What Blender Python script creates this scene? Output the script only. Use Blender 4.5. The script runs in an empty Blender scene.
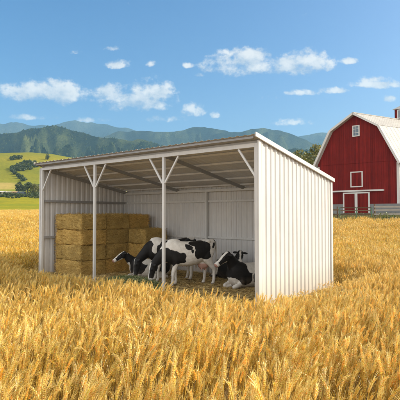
import bpy, bmesh, math, random
import numpy as np
from mathutils import Vector, Matrix, noise, Euler

R = math.radians
SC = bpy.context.scene
COL = SC.collection
rng = np.random.default_rng(7)
random.seed(7)
CAM_H, FPX, VH = 2.1, 456.0, 214.0      # camera height, focal length in photo pixels, horizon row

# ----------------------------------------------------------------------------- helpers
def clamp(x, a=0.0, b=1.0): return max(a, min(b, x))
def sm(a, b, x):
    t = np.clip((x - a) / (b - a), 0, 1)
    return t * t * (3 - 2 * t)

def link_mesh(name, me, mats, parent=None):
    o = bpy.data.objects.new(name, me)
    COL.objects.link(o)
    for m in (mats if isinstance(mats, (list, tuple)) else [mats]):
        me.materials.append(m)
    if parent is not None: o.parent = parent
    return o

def np_mesh(name, V, F, nside, color=None, smooth=False):
    """V (n,3), F (m,nside) -> mesh; color (n,3) is the thing's own colour pattern"""
    V = np.ascontiguousarray(V, dtype=np.float32); F = np.ascontiguousarray(F, dtype=np.int32)
    me = bpy.data.meshes.new(name)
    me.vertices.add(len(V)); me.vertices.foreach_set('co', V.ravel())
    me.loops.add(F.size); me.loops.foreach_set('vertex_index', F.ravel())
    me.polygons.add(len(F)); me.polygons.foreach_set('loop_start', np.arange(0, F.size, nside, dtype=np.int32))
    me.update(calc_edges=True)
    if smooth: me.polygons.foreach_set('use_smooth', np.ones(len(F), dtype=bool))
    if color is not None:
        a = me.color_attributes.new('col', 'FLOAT_COLOR', 'POINT')
        c = np.ones((len(V), 4), dtype=np.float32); c[:, :3] = color
        a.data.foreach_set('color', c.ravel())
    me.validate()
    return me

class MB:
    """collects simple shapes into one mesh"""
    def __init__(s): s.v = []; s.f = []
    def hexa(s, c):                       # 8 corners: bottom ring then top ring
        n = len(s.v); s.v += [tuple(p) for p in c]
        s.f += [tuple(n + i for i in q) for q in ((3,2,1,0),(4,5,6,7),(0,1,5,4),(1,2,6,5),(2,3,7,6),(3,0,4,7))]
    def box(s, x0, x1, y0, y1, z0, z1):
        s.hexa([(x0,y0,z0),(x1,y0,z0),(x1,y1,z0),(x0,y1,z0),(x0,y0,z1),(x1,y0,z1),(x1,y1,z1),(x0,y1,z1)])
    def bar(s, p, q, w, h, up=(0,0,1)):   # rectangular bar from p to q
        p, q = Vector(p), Vector(q); t = (q - p).normalized()
        sd = t.cross(Vector(up))
        if sd.length < 1e-4: sd = t.cross(Vector((1,0,0)))
        sd.normalize(); u = sd.cross(t)
        a, b = sd * w / 2, u * h / 2
        s.hexa([p-a-b, p+a-b, p+a+b, p-a+b, q-a-b, q+a-b, q+a+b, q-a+b])
    def tube(s, pts, rad, n=8):
        pts = [Vector(p) for p in pts]; rings = []
        for i, p in enumerate(pts):
            t = (pts[min(i+1,len(pts)-1)] - pts[max(i-1,0)]).normalized()
            sd = t.cross(Vector((0,0,1)))
            if sd.length < 1e-3: sd = t.cross(Vector((1,0,0)))
            sd.normalize(); u = sd.cross(t)
            r = rad[i] if isinstance(rad, (list, tuple)) else rad
            k = len(s.v)
            s.v += [tuple(p + (sd*math.cos(2*math.pi*j/n) + u*math.sin(2*math.pi*j/n))*r) for j in range(n)]
            rings.append(k)
        for a, b in zip(rings, rings[1:]):
            s.f += [(a+j, a+(j+1)%n, b+(j+1)%n, b+j) for j in range(n)]
        s.f += [tuple(rings[0]+j for j in reversed(range(n))), tuple(rings[-1]+j for j in range(n))]
    def prism(s, poly, f0, f1):           # poly list of 2D; f0/f1 map 2D->3D
        n = len(poly); k = len(s.v)
        s.v += [tuple(f0(p)) for p in poly] + [tuple(f1(p)) for p in poly]
        s.f += [tuple(k+i for i in reversed(range(n))), tuple(k+n+i for i in range(n))]
        s.f += [(k+i, k+(i+1)%n, k+n+(i+1)%n, k+n+i) for i in range(n)]
    def build(s, name, mat, parent=None, bevel=0.0, smooth=False):
        me = bpy.data.meshes.new(name); me.from_pydata(s.v, [], s.f)
        bm = bmesh.new(); bm.from_mesh(me); bmesh.ops.recalc_face_normals(bm, faces=bm.faces); bm.to_mesh(me); bm.free()
        if smooth: me.polygons.foreach_set('use_smooth', [True]*len(me.polygons))
        me.update()
        o = link_mesh(name, me, mat, parent)
        if bevel:
            b = o.modifiers.new('bevel', 'BEVEL'); b.width = bevel; b.segments = 2; b.limit_method = 'ANGLE'
        return o

def tag(o, label=None, cat=None, group=None, kind=None):
    if label: o['label'] = label
    if cat: o['category'] = cat
    if group: o['group'] = group
    if kind: o['kind'] = kind
    return o
def empty(name, loc, rz=0.0):
    o = bpy.data.objects.new(name, None); COL.objects.link(o)
    o.location = loc; o.rotation_euler = (0, 0, rz); o.empty_display_size = .3
    return o

def slivers(centers, dirs, length, width, curl=None):
    """flat straw pieces: quads. arrays (n,3),(n,3),(n,),(n,)"""
    n = len(centers); d = dirs / np.linalg.norm(dirs, axis=1)[:, None]
    up = rng.normal(size=(n, 3)); sd = np.cross(d, up); sd /= np.linalg.norm(sd, axis=1)[:, None] + 1e-9
    a = d * (length / 2)[:, None]; b = sd * (width / 2)[:, None]
    V = np.stack([centers-a-b, centers+a-b, centers+a+b, centers-a+b], 1).reshape(-1, 3)
    return V, np.arange(4*n).reshape(n, 4)

# ----------------------------------------------------------------------------- node helpers
def new_mat(name):
    m = bpy.data.materials.new(name); m.use_nodes = True
    nt = m.node_tree; nt.nodes.clear()
    out = nt.nodes.new('ShaderNodeOutputMaterial')
    return m, nt, out
def nd(nt, typ, **kw):
    n = nt.nodes.new(typ)
    for k, v in kw.items(): setattr(n, k, v)
    return n
def setin(nt, n, key, v):
    s = n.inputs[key]
    if hasattr(v, 'is_output'): nt.links.new(v, s)
    else: s.default_value = v
def math_n(nt, op, a, b=None, c=None, clampv=False):
    n = nd(nt, 'ShaderNodeMath', operation=op, use_clamp=clampv)
    setin(nt, n, 0, a)
    if b is not None: setin(nt, n, 1, b)
    if c is not None: setin(nt, n, 2, c)
    return n.outputs[0]
def mixc(nt, fac, a, b, mode='MIX'):
    n = nd(nt, 'ShaderNodeMix', data_type='RGBA', blend_type=mode)
    setin(nt, n, 'Factor', fac)
    for k, v in ((6, a), (7, b)):
        if hasattr(v, 'is_output'): nt.links.new(v, n.inputs[k])
        else: n.inputs[k].default_value = (*v, 1) if len(v) == 3 else v
    return n.outputs[2]
def noise_n(nt, vec, scale, detail=3, rough=.55, dist=0.0):
    n = nd(nt, 'ShaderNodeTexNoise'); n.inputs['Scale'].default_value = scale
    n.inputs['Detail'].default_value = detail; n.inputs['Roughness'].default_value = rough
    n.inputs['Distortion'].default_value = dist
    if vec is not None: nt.links.new(vec, n.inputs['Vector'])
    return n.outputs['Fac']
def ramp(nt, fac, stops):
    n = nd(nt, 'ShaderNodeValToRGB'); nt.links.new(fac, n.inputs['Fac'])
    e = n.color_ramp.elements
    while len(e) < len(stops): e.new(.5)
    for el, (p, c) in zip(e, stops):
        el.position = p; el.color = (*c, 1) if len(c) == 3 else c
    return n.outputs['Color']
def mapping(nt, vec, scale):
    n = nd(nt, 'ShaderNodeMapping'); nt.links.new(vec, n.inputs['Vector']); n.inputs['Scale'].default_value = scale
    return n.outputs['Vector']
def objco(nt): return nd(nt, 'ShaderNodeTexCoord').outputs['Object']
def bsdf(nt, out, color, rough=.6, metal=0.0, spec=.5, bump=None, bump_s=.3, bump_d=.01):
    p = nd(nt, 'ShaderNodeBsdfPrincipled')
    if hasattr(color, 'is_output'): nt.links.new(color, p.inputs['Base Color'])
    else: p.inputs['Base Color'].default_value = (*color, 1)
    setin(nt, p, 'Roughness', rough); p.inputs['Metallic'].default_value = metal
    p.inputs['Specular IOR Level'].default_value = spec
    if bump is not None:
        b = nd(nt, 'ShaderNodeBump'); b.inputs['Strength'].default_value = bump_s; b.inputs['Distance'].default_value = bump_d
        nt.links.new(bump, b.inputs['Height']); nt.links.new(b.outputs[0], p.inputs['Normal'])
    nt.links.new(p.outputs[0], out.inputs['Surface'])
    return p

def simple(name, color, rough=.6, metal=0.0, var=.12, scale=6.0, spec=.5, bump_s=.15):
    m, nt, out = new_mat(name); co = objco(nt)
    f = noise_n(nt, co, scale, 5, .6); f2 = noise_n(nt, co, scale*7, 3, .6)
    lo = tuple(c*(1-var) for c in color); hi = tuple(min(1, c*(1+var)) for c in color)
    c = mixc(nt, f, lo, hi)
    c = mixc(nt, math_n(nt, 'MULTIPLY', f2, .25), c, tuple(x*.7 for x in color))
    bsdf(nt, out, c, rough, metal, spec, f2, bump_s, .004)
    return m

def attr_mat(name, rough=.8, transl=0.0, spec=.2, rand=.0, var_scale=0.0, var=0.0, hue=.0):
    """colour taken from the mesh's own pattern attribute, with per-copy variation"""
    m, nt, out = new_mat(name)
    c = nd(nt, 'ShaderNodeVertexColor', layer_name='col').outputs['Color']
    if rand or hue:
        rn = nd(nt, 'ShaderNodeObjectInfo').outputs['Random']
        h = nd(nt, 'ShaderNodeHueSaturation')
        nt.links.new(c, h.inputs['Color'])
        h.inputs['Saturation'].default_value = 1.0
        nt.links.new(math_n(nt, 'MULTIPLY_ADD', rn, 2*rand, 1-rand), h.inputs['Value'])
        rn2 = math_n(nt, 'FRACT', math_n(nt, 'MULTIPLY', rn, 17.31))
        nt.links.new(math_n(nt, 'MULTIPLY_ADD', rn2, 2*hue, .5-hue), h.inputs['Hue'])
        c = h.outputs['Color']
    bump = None
    if var:
        co = objco(nt); f = noise_n(nt, co, var_scale, 5, .6)
        c = mixc(nt, 1.0, c, ramp(nt, f, [(0.25, (1-var,)*3), (.75, (1+var,)*3)]), 'MULTIPLY')
        bump = f
    if transl:
        d = nd(nt, 'ShaderNodeBsdfDiffuse'); t = nd(nt, 'ShaderNodeBsdfTranslucent')
        g = nd(nt, 'ShaderNodeBsdfGlossy'); g.inputs['Roughness'].default_value = .45
        nt.links.new(c, d.inputs[0]); nt.links.new(c, t.inputs[0]); g.inputs[0].default_value = (1, 1, 1, 1)
        mx = nd(nt, 'ShaderNodeMixShader'); mx.inputs[0].default_value = transl
        nt.links.new(d.outputs[0], mx.inputs[1]); nt.links.new(t.outputs[0], mx.inputs[2])
        mg = nd(nt, 'ShaderNodeMixShader'); mg.inputs[0].default_value = spec * .15
        nt.links.new(mx.outputs[0], mg.inputs[1]); nt.links.new(g.outputs[0], mg.inputs[2])
        nt.links.new(mg.outputs[0], out.inputs['Surface'])
    else:
        bsdf(nt, out, c, rough, 0, spec, bump, .2, .01)
    return m

# ----------------------------------------------------------------------------- shelter frame and terrain
SL = np.array([-5.53, 15.96]); E1 = np.array([.770, -.637]); E2 = np.array([.637, .770])
SH_L, SH_D = 8.88, 3.86
def local_ts(x, y):
    dx, dy = x - SL[0], y - SL[1]
    return dx*E1[0] + dy*E1[1], dx*E2[0] + dy*E2[1]
def shelter_dist(x, y):
    t, s = local_ts(x, y)
    dx = np.maximum(np.maximum(-t, t - SH_L), 0); dy = np.maximum(np.maximum(-s, s - SH_D), 0)
    out = np.hypot(dx, dy)
    ins = np.minimum(np.minimum(t, SH_L - t), np.minimum(s, SH_D - s))
    return np.where(out > 0, out, -ins)

HILL_U = np.array([-260, -120, -40, 0, 20, 40, 60, 85, 110, 140, 180, 260, 420, 700])
HILL_V = np.array([162, 154, 149, 147, 146, 148, 152, 158, 167, 177, 189, 199, 203, 203])
HY = 520.0
def ground(x, y):
    x = np.asarray(x, float); y = np.asarray(y, float)
    z = -.3 + np.interp(y, [-500, 19, 26, 46, 70, 92, 120], [0, 0, .25, 1.45, 2.0, 2.4, 2.4])
    k = 1 - sm(0, 2.6, shelter_dist(x, y)); z = z * (1 - k)
    # knoll under the barn
    bk = np.exp(-(((x - 24)/16)**2 + ((y - 58)/11)**2)); z = z + .55*bk
    # hillside
    u = 200 + FPX * x / np.maximum(y, 40)
    zr = 2.1 + (VH - np.interp(u, HILL_U, HILL_V)) * HY / FPX
    w = np.clip((y - 92) / (HY - 92), 0, 2)
    f = np.where(w <= .85, w**2.05, .85**2.05 + (1-.85**2.05)*np.sin(np.clip((w-.85)/.3, 0, 1)*math.pi/2)*1.0)
    f = f - np.clip(w - 1.15, 0, 1) * .75
    hill = 2.1 + (zr - 2.1) * f
    und = np.sin(x*.021 + 1.3)*np.cos(y*.017) * 1.6 + np.sin(x*.053 + y*.03)*.7
    hill = hill + und * sm(150, 320, y)
    b = sm(88, 110, y)
    z = z * (1 - b) + hill * b
    return z
def g1(x, y): return float(ground(np.array([x]), np.array([y]))[0])

def ray_ground(u, v, y0=5.0):
    """where the ground is met by a look through photo pixel (u, v)"""
    a = (u - 200) / FPX; b = (VH - v) / FPX
    y = y0
    while y < 900:
        if CAM_H + b * y <= g1(a*y, y): break
        y += max(.25, y*.004)
    return Vector((a*y, y, g1(a*y, y)))
def at(u, v, z=0.0):
    d = (CAM_H - z) * FPX / (v - VH)
    return Vector(((u - 200) / FPX * d, d, z))

# ----------------------------------------------------------------------------- camera, light, sky, air
cam_d = bpy.data.cameras.new('camera'); cam = bpy.data.objects.new('camera', cam_d); COL.objects.link(cam)
cam_d.sensor_width = 36; cam_d.lens = FPX / 400 * 36; cam_d.clip_end = 12000; cam_d.clip_start = .05
cam.location = (0, 0, CAM_H); cam.rotation_euler = (R(90) + math.atan(14 / FPX), 0, 0)
SC.camera = cam
SUN_EL, SUN_AZ = R(31), R(88)                       # azimuth from +Y towards +X
sd = Vector((math.sin(SUN_AZ)*math.cos(SUN_EL), math.cos(SUN_AZ)*math.cos(SUN_EL), math.sin(SUN_EL)))
sun_d = bpy.data.lights.new('sun', 'SUN'); sun = bpy.data.objects.new('sun', sun_d); COL.objects.link(sun)
sun_d.energy = 4.2; sun_d.angle = R(.53); sun_d.color = (1, .89, .71)
sun.rotation_euler = sd.to_track_quat('Z', 'Y').to_euler()
sun.location = (30, 0, 30)

W = bpy.data.worlds.new('World'); SC.world = W; W.use_nodes = True
nt = W.node_tree; nt.nodes.clear()
wo = nd(nt, 'ShaderNodeOutputWorld')
sky = nd(nt, 'ShaderNodeTexSky', sky_type='NISHITA'); sky.sun_disc = False
sky.sun_elevation = SUN_EL; sky.sun_rotation = SUN_AZ; sky.altitude = 600; sky.air_density = 1.0; sky.dust_density = 6.5; sky.ozone_density = 3.0
bgs = nd(nt, 'ShaderNodeBackground'); hs = nd(nt, 'ShaderNodeHueSaturation'); hs.inputs['Saturation'].default_value = 1.42; nt.links.new(sky.outputs[0], hs.inputs['Color']); nt.links.new(hs.outputs[0], bgs.inputs[0]); bgs.inputs[1].default_value = .115
# clouds: cumulus in given directions, far away
tc = nd(nt, 'ShaderNodeTexCoord'); sp = nd(nt, 'ShaderNodeSeparateXYZ'); nt.links.new(tc.outputs['Generated'], sp.inputs[0])
yy = math_n(nt, 'MAXIMUM', sp.outputs[1], .02)
px = math_n(nt, 'DIVIDE', sp.outputs[0], yy); pz = math_n(nt, 'DIVIDE', sp.outputs[2], yy)
cv = nd(nt, 'ShaderNodeCombineXYZ'); nt.links.new(px, cv.inputs[0]); nt.links.new(pz, cv.inputs[1])
P = cv.outputs[0]
CLOUDS = [(52,88,20,9,1.0),(26,90,14,7,.8),(152,94,19,12,1.05),(163,101,12,9,.9),(106,93,13,8,.85),(246,60,22,12,1.05),(312,62,17,11,1.0),(296,68,16,8,.9),  # centre column, row, half width, half height (photo pixels), strength
 (40,93,38,11,1.0),(62,95,30,11,.85),(20,96,26,9,.6),(112,97,23,10,.75),(150,99,24,13,1.0),(135,104,36,9,.6),(193,111,12,8,.75),(215,115,6,4,.6),
 (240,65,31,14,1.0),(226,52,13,6,.5),(300,66,25,11,1.0),(322,66,14,7,.75),(278,70,14,6,.45),(306,92,16,4,.7),(332,90,17,4,.7),(378,84,26,5,.62),(372,79,18,4,.5),
 (118,64,15,5,.72),(110,47,11,4,.55),(74,51,10,3,.42),(151,63,6,4,.6),(188,64,6,4,.5),(198,74,9,3,.5),(349,60,9,4,.55),(390,99,7,4,.5),
 (292,122,22,5,.15),(95,120,26,4,.12),(30,117,34,4,.1),(172,119,30,5,.12)]
def field(vec, pxs, pzs):
    M = None
    for (cu, cvv, ru, rv, st) in CLOUDS:
        cx = (cu-200)/FPX; cz = (VH-cvv)/FPX; rx = ru/FPX*1.2; rz = rv/FPX*1.25
        ax = math_n(nt, 'MULTIPLY_ADD', pxs, 1/rx, -cx/rx); az = math_n(nt, 'MULTIPLY_ADD', pzs, 1/rz, -cz/rz)
        # flatter base: squeeze what lies below the centre
        lo = math_n(nt, 'MINIMUM', az, 0.0); az = math_n(nt, 'MULTIPLY_ADD', lo, .55, az)
        d = math_n(nt, 'MULTIPLY_ADD', ax, ax, math_n(nt, 'MULTIPLY', az, az))
        m = math_n(nt, 'MULTIPLY_ADD', d, -1.15, .22 + (st if ru > 13 else st*.66))
        M = m if M is None else math_n(nt, 'MAXIMUM', M, m)
    return math_n(nt, 'MAXIMUM', M, -1.2)
M = field(P, px, pz)
n1 = noise_n(nt, mapping(nt, P, (1, 1.3, 1)), 22, 9, .6, .1)
n1b = noise_n(nt, mapping(nt, P, (1, 1.35, 1)), 9, 2, .5)
off = nd(nt, 'ShaderNodeVectorMath', operation='ADD'); nt.links.new(P, off.inputs[0]); off.inputs[1].default_value = (.016, .017, 0)
n2 = noise_n(nt, mapping(nt, off.outputs[0], (1, 1.3, 1)), 22, 4, .55, .1)
n3 = noise_n(nt, P, 75, 5, .6, .2)
M2 = field(P, math_n(nt, 'ADD', px, .020), math_n(nt, 'ADD', pz, .026))
nn = math_n(nt, 'MULTIPLY_ADD', math_n(nt, 'SUBTRACT', n1, .5), 5.2, math_n(nt, 'MULTIPLY', math_n(nt, 'SUBTRACT', n1b, .5), 2.2))
dens0 = math_n(nt, 'ADD', M, math_n(nt, 'MULTIPLY_ADD', math_n(nt, 'SUBTRACT', n3, .5), 2.3, nn))
mr = nd(nt, 'ShaderNodeMapRange', interpolation_type='SMOOTHSTEP'); nt.links.new(math_n(nt, 'MULTIPLY_ADD', math_n(nt, 'SUBTRACT', M, M2), .22, dens0), mr.inputs[0])
mr.inputs[1].default_value = -.2; mr.inputs[2].default_value = 1.45
cover = math_n(nt, 'MULTIPLY', mr.outputs[0], .93)
lit = math_n(nt, 'MULTIPLY_ADD', math_n(nt, 'SUBTRACT', n1, n2), 2.4, math_n(nt, 'MULTIPLY_ADD', math_n(nt, 'SUBTRACT', M, M2), .30, .24), clampv=True)
ccol = mixc(nt, lit, (.50, .58, .70), (1.04, 1.0, .95))
bgc = nd(nt, 'ShaderNodeBackground'); nt.links.new(ccol, bgc.inputs[0]); bgc.inputs[1].default_value = .56
mxs = nd(nt, 'ShaderNodeMixShader'); nt.links.new(cover, mxs.inputs[0])
nt.links.new(bgs.outputs[0], mxs.inputs[1]); nt.links.new(bgc.outputs[0], mxs.inputs[2])
# bright unseen cloud cover, added behind and beside the view to raise fill light
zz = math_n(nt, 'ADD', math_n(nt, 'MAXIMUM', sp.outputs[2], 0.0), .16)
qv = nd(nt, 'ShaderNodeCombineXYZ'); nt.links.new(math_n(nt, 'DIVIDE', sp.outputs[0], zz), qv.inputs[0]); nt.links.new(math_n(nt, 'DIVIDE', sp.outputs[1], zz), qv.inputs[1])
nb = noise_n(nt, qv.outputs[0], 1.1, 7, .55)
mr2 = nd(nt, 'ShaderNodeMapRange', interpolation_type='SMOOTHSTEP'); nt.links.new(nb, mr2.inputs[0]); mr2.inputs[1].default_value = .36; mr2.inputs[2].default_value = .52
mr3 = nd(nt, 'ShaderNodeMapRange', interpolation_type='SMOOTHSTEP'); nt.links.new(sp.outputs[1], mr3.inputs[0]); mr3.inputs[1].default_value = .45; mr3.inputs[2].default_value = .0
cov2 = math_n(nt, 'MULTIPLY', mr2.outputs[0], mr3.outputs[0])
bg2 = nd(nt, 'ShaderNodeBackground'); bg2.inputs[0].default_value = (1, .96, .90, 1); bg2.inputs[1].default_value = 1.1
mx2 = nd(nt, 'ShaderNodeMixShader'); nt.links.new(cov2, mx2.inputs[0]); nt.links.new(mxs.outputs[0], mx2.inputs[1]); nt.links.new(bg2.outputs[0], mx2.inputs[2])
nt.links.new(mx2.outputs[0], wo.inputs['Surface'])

HAZE_DENS = 1.5e-4
hb = MB(); hb.box(-4200, 4200, -80, 4950, -2.0, 790)
hm, hnt, hout = new_mat('haze')
hv = nd(hnt, 'ShaderNodeVolumePrincipled'); hv.inputs['Color'].default_value = (.37, .69, 1, 1)
hv.inputs['Density'].default_value = HAZE_DENS; hv.inputs['Anisotropy'].default_value = .1
hnt.links.new(hv.outputs[0], hout.inputs['Volume'])
tag(hb.build('haze', hm), kind='stuff')

SC.view_settings.view_transform = 'Standard'; SC.view_settings.look = 'None'
SC.view_settings.exposure = 0.73; SC.view_settings.gamma = 1.0; SC.view_settings.use_curve_mapping = False
SC.render.engine = 'CYCLES'
cy = SC.cycles
cy.use_denoising = True; cy.adaptive_threshold = .015
try: cy.denoiser = 'OPENIMAGEDENOISE'; cy.denoising_input_passes = 'RGB_ALBEDO_NORMAL'; cy.denoising_prefilter = 'ACCURATE'
except Exception: pass
cy.max_bounces = 8; cy.diffuse_bounces = 6; cy.transmission_bounces = 5; cy.volume_bounces = 1; cy.transparent_max_bounces = 8
cy.sample_clamp_indirect = 8

# ----------------------------------------------------------------------------- terrain
def build_terrain():
    xs1 = np.concatenate([np.arange(-1400, -150, 25.), np.arange(-150, -24, 6.), np.arange(-24, 24, .5), np.arange(24, 150, 6.), np.arange(150, 1401, 25.)])
    ys1 = np.concatenate([np.arange(-70, -4, 6.), np.arange(-4, 26, .5), np.arange(26, 120, 2.), np.arange(120, 720, 6.), np.arange(720, 1001, 20.)])
    X, Y = np.meshgrid(xs1, ys1); Z = ground(X, Y)
    # fine relief of the soil, none under the shelter floor
    nz = rng.normal(size=X.shape)*.012*np.clip(shelter_dist(X, Y)*2, 0, 1)*(Y < 90)
    Z = Z + nz
    n, m = len(xs1), len(ys1)
    V = np.stack([X.ravel(), Y.ravel(), Z.ravel()], 1)
    i = np.arange(m-1)[:, None]*n + np.arange(n-1)[None, :]
    F = np.stack([i, i+1, i+n+1, i+n], -1).reshape(-1, 4)
    x, y = V[:, 0], V[:, 1]
    soil = np.array([.15, .095, .045]); lawn = np.array([.27, .235, .006]); hillc = np.array([.20, .185, .010]); straw = np.array([.34, .235, .085])
    c = np.repeat(soil[None], len(V), 0)
    def blend(c, k, t): return c*(1-k[:, None]) + np.asarray(t)[None]*k[:, None]
    c = blend(c, sm(30, 70, y)*.7, straw)
    c = blend(c, sm(93, 97, y), lawn)
    ln = np.array([noise.fractal(Vector((a*.012, b*.11, 5)), 1, 2, 3) if 90 < b < 300 else 0 for a, b in zip(x, y)])
    c = np.where(((y > 95) & (y < 262))[:, None], blend(c, sm(-.15, .3, ln)*.75, (.17, .20, .01)), c)
    c = blend(c, sm(236, 262, y), (.21, .22, .02))
    c = blend(c, sm(300, 380, y), hillc)
    # broad dry and green patches on the hillside
    pn = np.array([noise.fractal(Vector((a*.006, b*.009, 3)), 1.0, 2.0, 4) for a, b in zip(x[y > 200], y[y > 200])])
    k = np.zeros(len(V)); k[y > 200] = np.clip(pn*1.6 + .1, 0, 1)
    c = blend(c, k*.7, (.30, .23, .015)); 
    k2 = np.zeros(len(V)); k2[y > 200] = np.clip(-pn*1.8 - .1, 0, 1); c = blend(c, k2*.6, (.085, .115, .010))
    # the ripe strip beyond the farm sheds
    uu = 200 + FPX*x/np.maximum(y, 40)
    ky = sm(282, 290, y)*(1-sm(330, 338, y))*(1 - sm(14, 18, uu)); c = blend(c, ky*.8, (.42, .30, .09))
    # straw-strewn yard near and under the shelter
    c = blend(c, 1 - sm(.2, 1.6, shelter_dist(x, y)), (.22, .155, .07))
    me = np_mesh('ground', V, F, 4, c, True)
    m_, nt, out = new_mat('ground_soil_and_grass')
    co = objco(nt); col = nd(nt, 'ShaderNodeVertexColor', layer_name='col').outputs['Color']
    f = noise_n(nt, co, .35, 6, .65); f2 = noise_n(nt, co, 3.0, 5, .65); f3 = noise_n(nt, co, 30, 3, .6)
    col = mixc(nt, 1, col, ramp(nt, f, [(.3, (.72, .76, .7)), (.7, (1.2, 1.16, 1.1))]), 'MULTIPLY')
    col = mixc(nt, 1, col, ramp(nt, f2, [(.3, (.75,)*3), (.7, (1.22,)*3)]), 'MULTIPLY')
    col = mixc(nt, 1, col, ramp(nt, f3, [(.3, (.8,)*3), (.7, (1.2,)*3)]), 'MULTIPLY')
    bsdf(nt, out, col, .95, 0, .1, f2, .6, .12)
    tag(link_mesh('ground', me, m_), kind='structure')
build_terrain()

# ----------------------------------------------------------------------------- mountains and their woods
def fbm(x, y, s, o=5, z=0.0): return noise.fractal(Vector((x*s, y*s, z)), 1.0, 2.0, o)
def mountain(name, D, prof, base, seed, spur, na, nr, cols, label=None):
    U = np.array([p[0] for p in prof], float); Vv = np.array([p[1] for p in prof], float)
    us = np.linspace(U[0], U[-1], na); rs = np.concatenate([np.linspace(.55, 1.0, nr), np.linspace(1.02, 1.3, nr//4)])
    V = np.zeros((len(rs)*na, 3)); C = np.zeros((len(rs)*na, 3))
    k = 0
    for r in rs:
        w = clamp((r-.55)/.45)
        for u in us:
            a = (u-200)/FPX; x0, y0 = a*D*r, D*r
            wob = fbm(x0, y0, 2.2/D*3, 3, seed)*(1-w)**1.5*60
            zc = (VH - sum(np.interp(u + wob + o_, U, Vv) for o_ in (-9, -5, -2, 0, 2, 5, 9))/7 + fbm(u*.045, 0, 1, 4, seed+80)*2.6)*D/FPX + CAM_H
            rid = abs(fbm(x0, y0, 5.5/D, 5, seed+5))
            rid2 = fbm(x0, y0, 30/D, 4, seed+9)
            if r <= 1.0:
                s = .5*math.sin(w*math.pi/2)**1.15 + .5*w
                h = base + (zc-base)*s - (zc-base)*spur*rid*max(0, math.sin(math.pi*w))**.6*1.3 + rid2*zc*.06*math.sin(math.pi*w)**2 - (zc-base)*1.15*abs(fbm(x0, y0, 12/D, 4, seed+60))*max(0, math.sin(math.pi*w))**.5
            else:
                h = base + (zc-base)*(1-((r-1)/.32)**1.3)
            V[k] = (x0, y0, h)
            t = fbm(x0, y0, 9/D, 4, seed+20); t2 = fbm(x0, y0, 40/D, 4, seed+30)
            q = clamp(.5 + t*1.7 + t2*.8 - .25)
            C[k] = [cols[0][i]*(1-q) + cols[1][i]*q for i in range(3)]
            k += 1
    i = np.arange(len(rs)-1)[:, None]*na + np.arange(na-1)[None, :]
    F = np.stack([i, i+1, i+na+1, i+na], -1).reshape(-1, 4)
    me = np_mesh(name, V, F, 4, C, True)
    m_, nt, out = new_mat(name + '_cover'); co = objco(nt)
    col = nd(nt, 'ShaderNodeVertexColor', layer_name='col').outputs['Color']
    f = noise_n(nt, co, 55/D, 6, .7); f2 = noise_n(nt, co, 260/D, 4, .7)
    col = mixc(nt, 1, col, ramp(nt, f, [(.35, (.6, .65, .65)), (.65, (1.3, 1.25, 1.15))]), 'MULTIPLY')
    col = mixc(nt, 1, col, ramp(nt, f2, [(.35, (.6,)*3), (.65, (1.4,)*3)]), 'MULTIPLY')
    bsdf(nt, out, col, 1, 0, .0, f2, 1.0, D*.004)
    o = link_mesh(name, me, m_)
    tag(o, label, None, None, 'structure')
    return V.reshape(len(rs), na, 3), C.reshape(len(rs), na, 3)
PA = [(-190,142),(-100,138),(-50,137),(0,134),(18,131),(32,128),(49,126),(65,128),(81,132),(97,137),(110,136.6),(127,141),(139,139.5),(152,142),(168,148),(190,152),(250,153),(285,149),(310,151),(340,158),(420,160),(600,160)]
PB = [(-190,140),(-100,140),(60,140),(95,137),(120,131.5),(139.5,130.2),(162,132),(178,131),(191,127.8),(204,126),(217,128.5),(234,132),(245,131),(255,128.7),(267,127.5),(280,129.5),(295,134.5),(312,143),(330,150),(420,153),(600,153)]
PC = [(-190,128),(-100,126),(-20,125),(0,123.6),(16,120.7),(32,126),(49,124.6),(65,120.7),(76,119.7),(91,122.3),(107,125.3),(120,126),(150,134),(240,136),(290,134.8),(302,134.4),(325,133.6),(345,134),(420,132),(600,134)]
MA, CA = mountain('forested_hills', 1400., PA, 2., 11., 1.1, 420, 90, ((.008,.016,.010),(.075,.088,.030)))
MBg, CB = mountain('mountains', 2400., PB, 4., 23., 1.1, 420, 80, ((.009,.018,.013),(.060,.074,.036)))
MC, CC = mountain('far_mountains', 3700., PC, 6., 41., 1.0, 360, 70, ((.010,.018,.014),(.050,.060,.038)))

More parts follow.
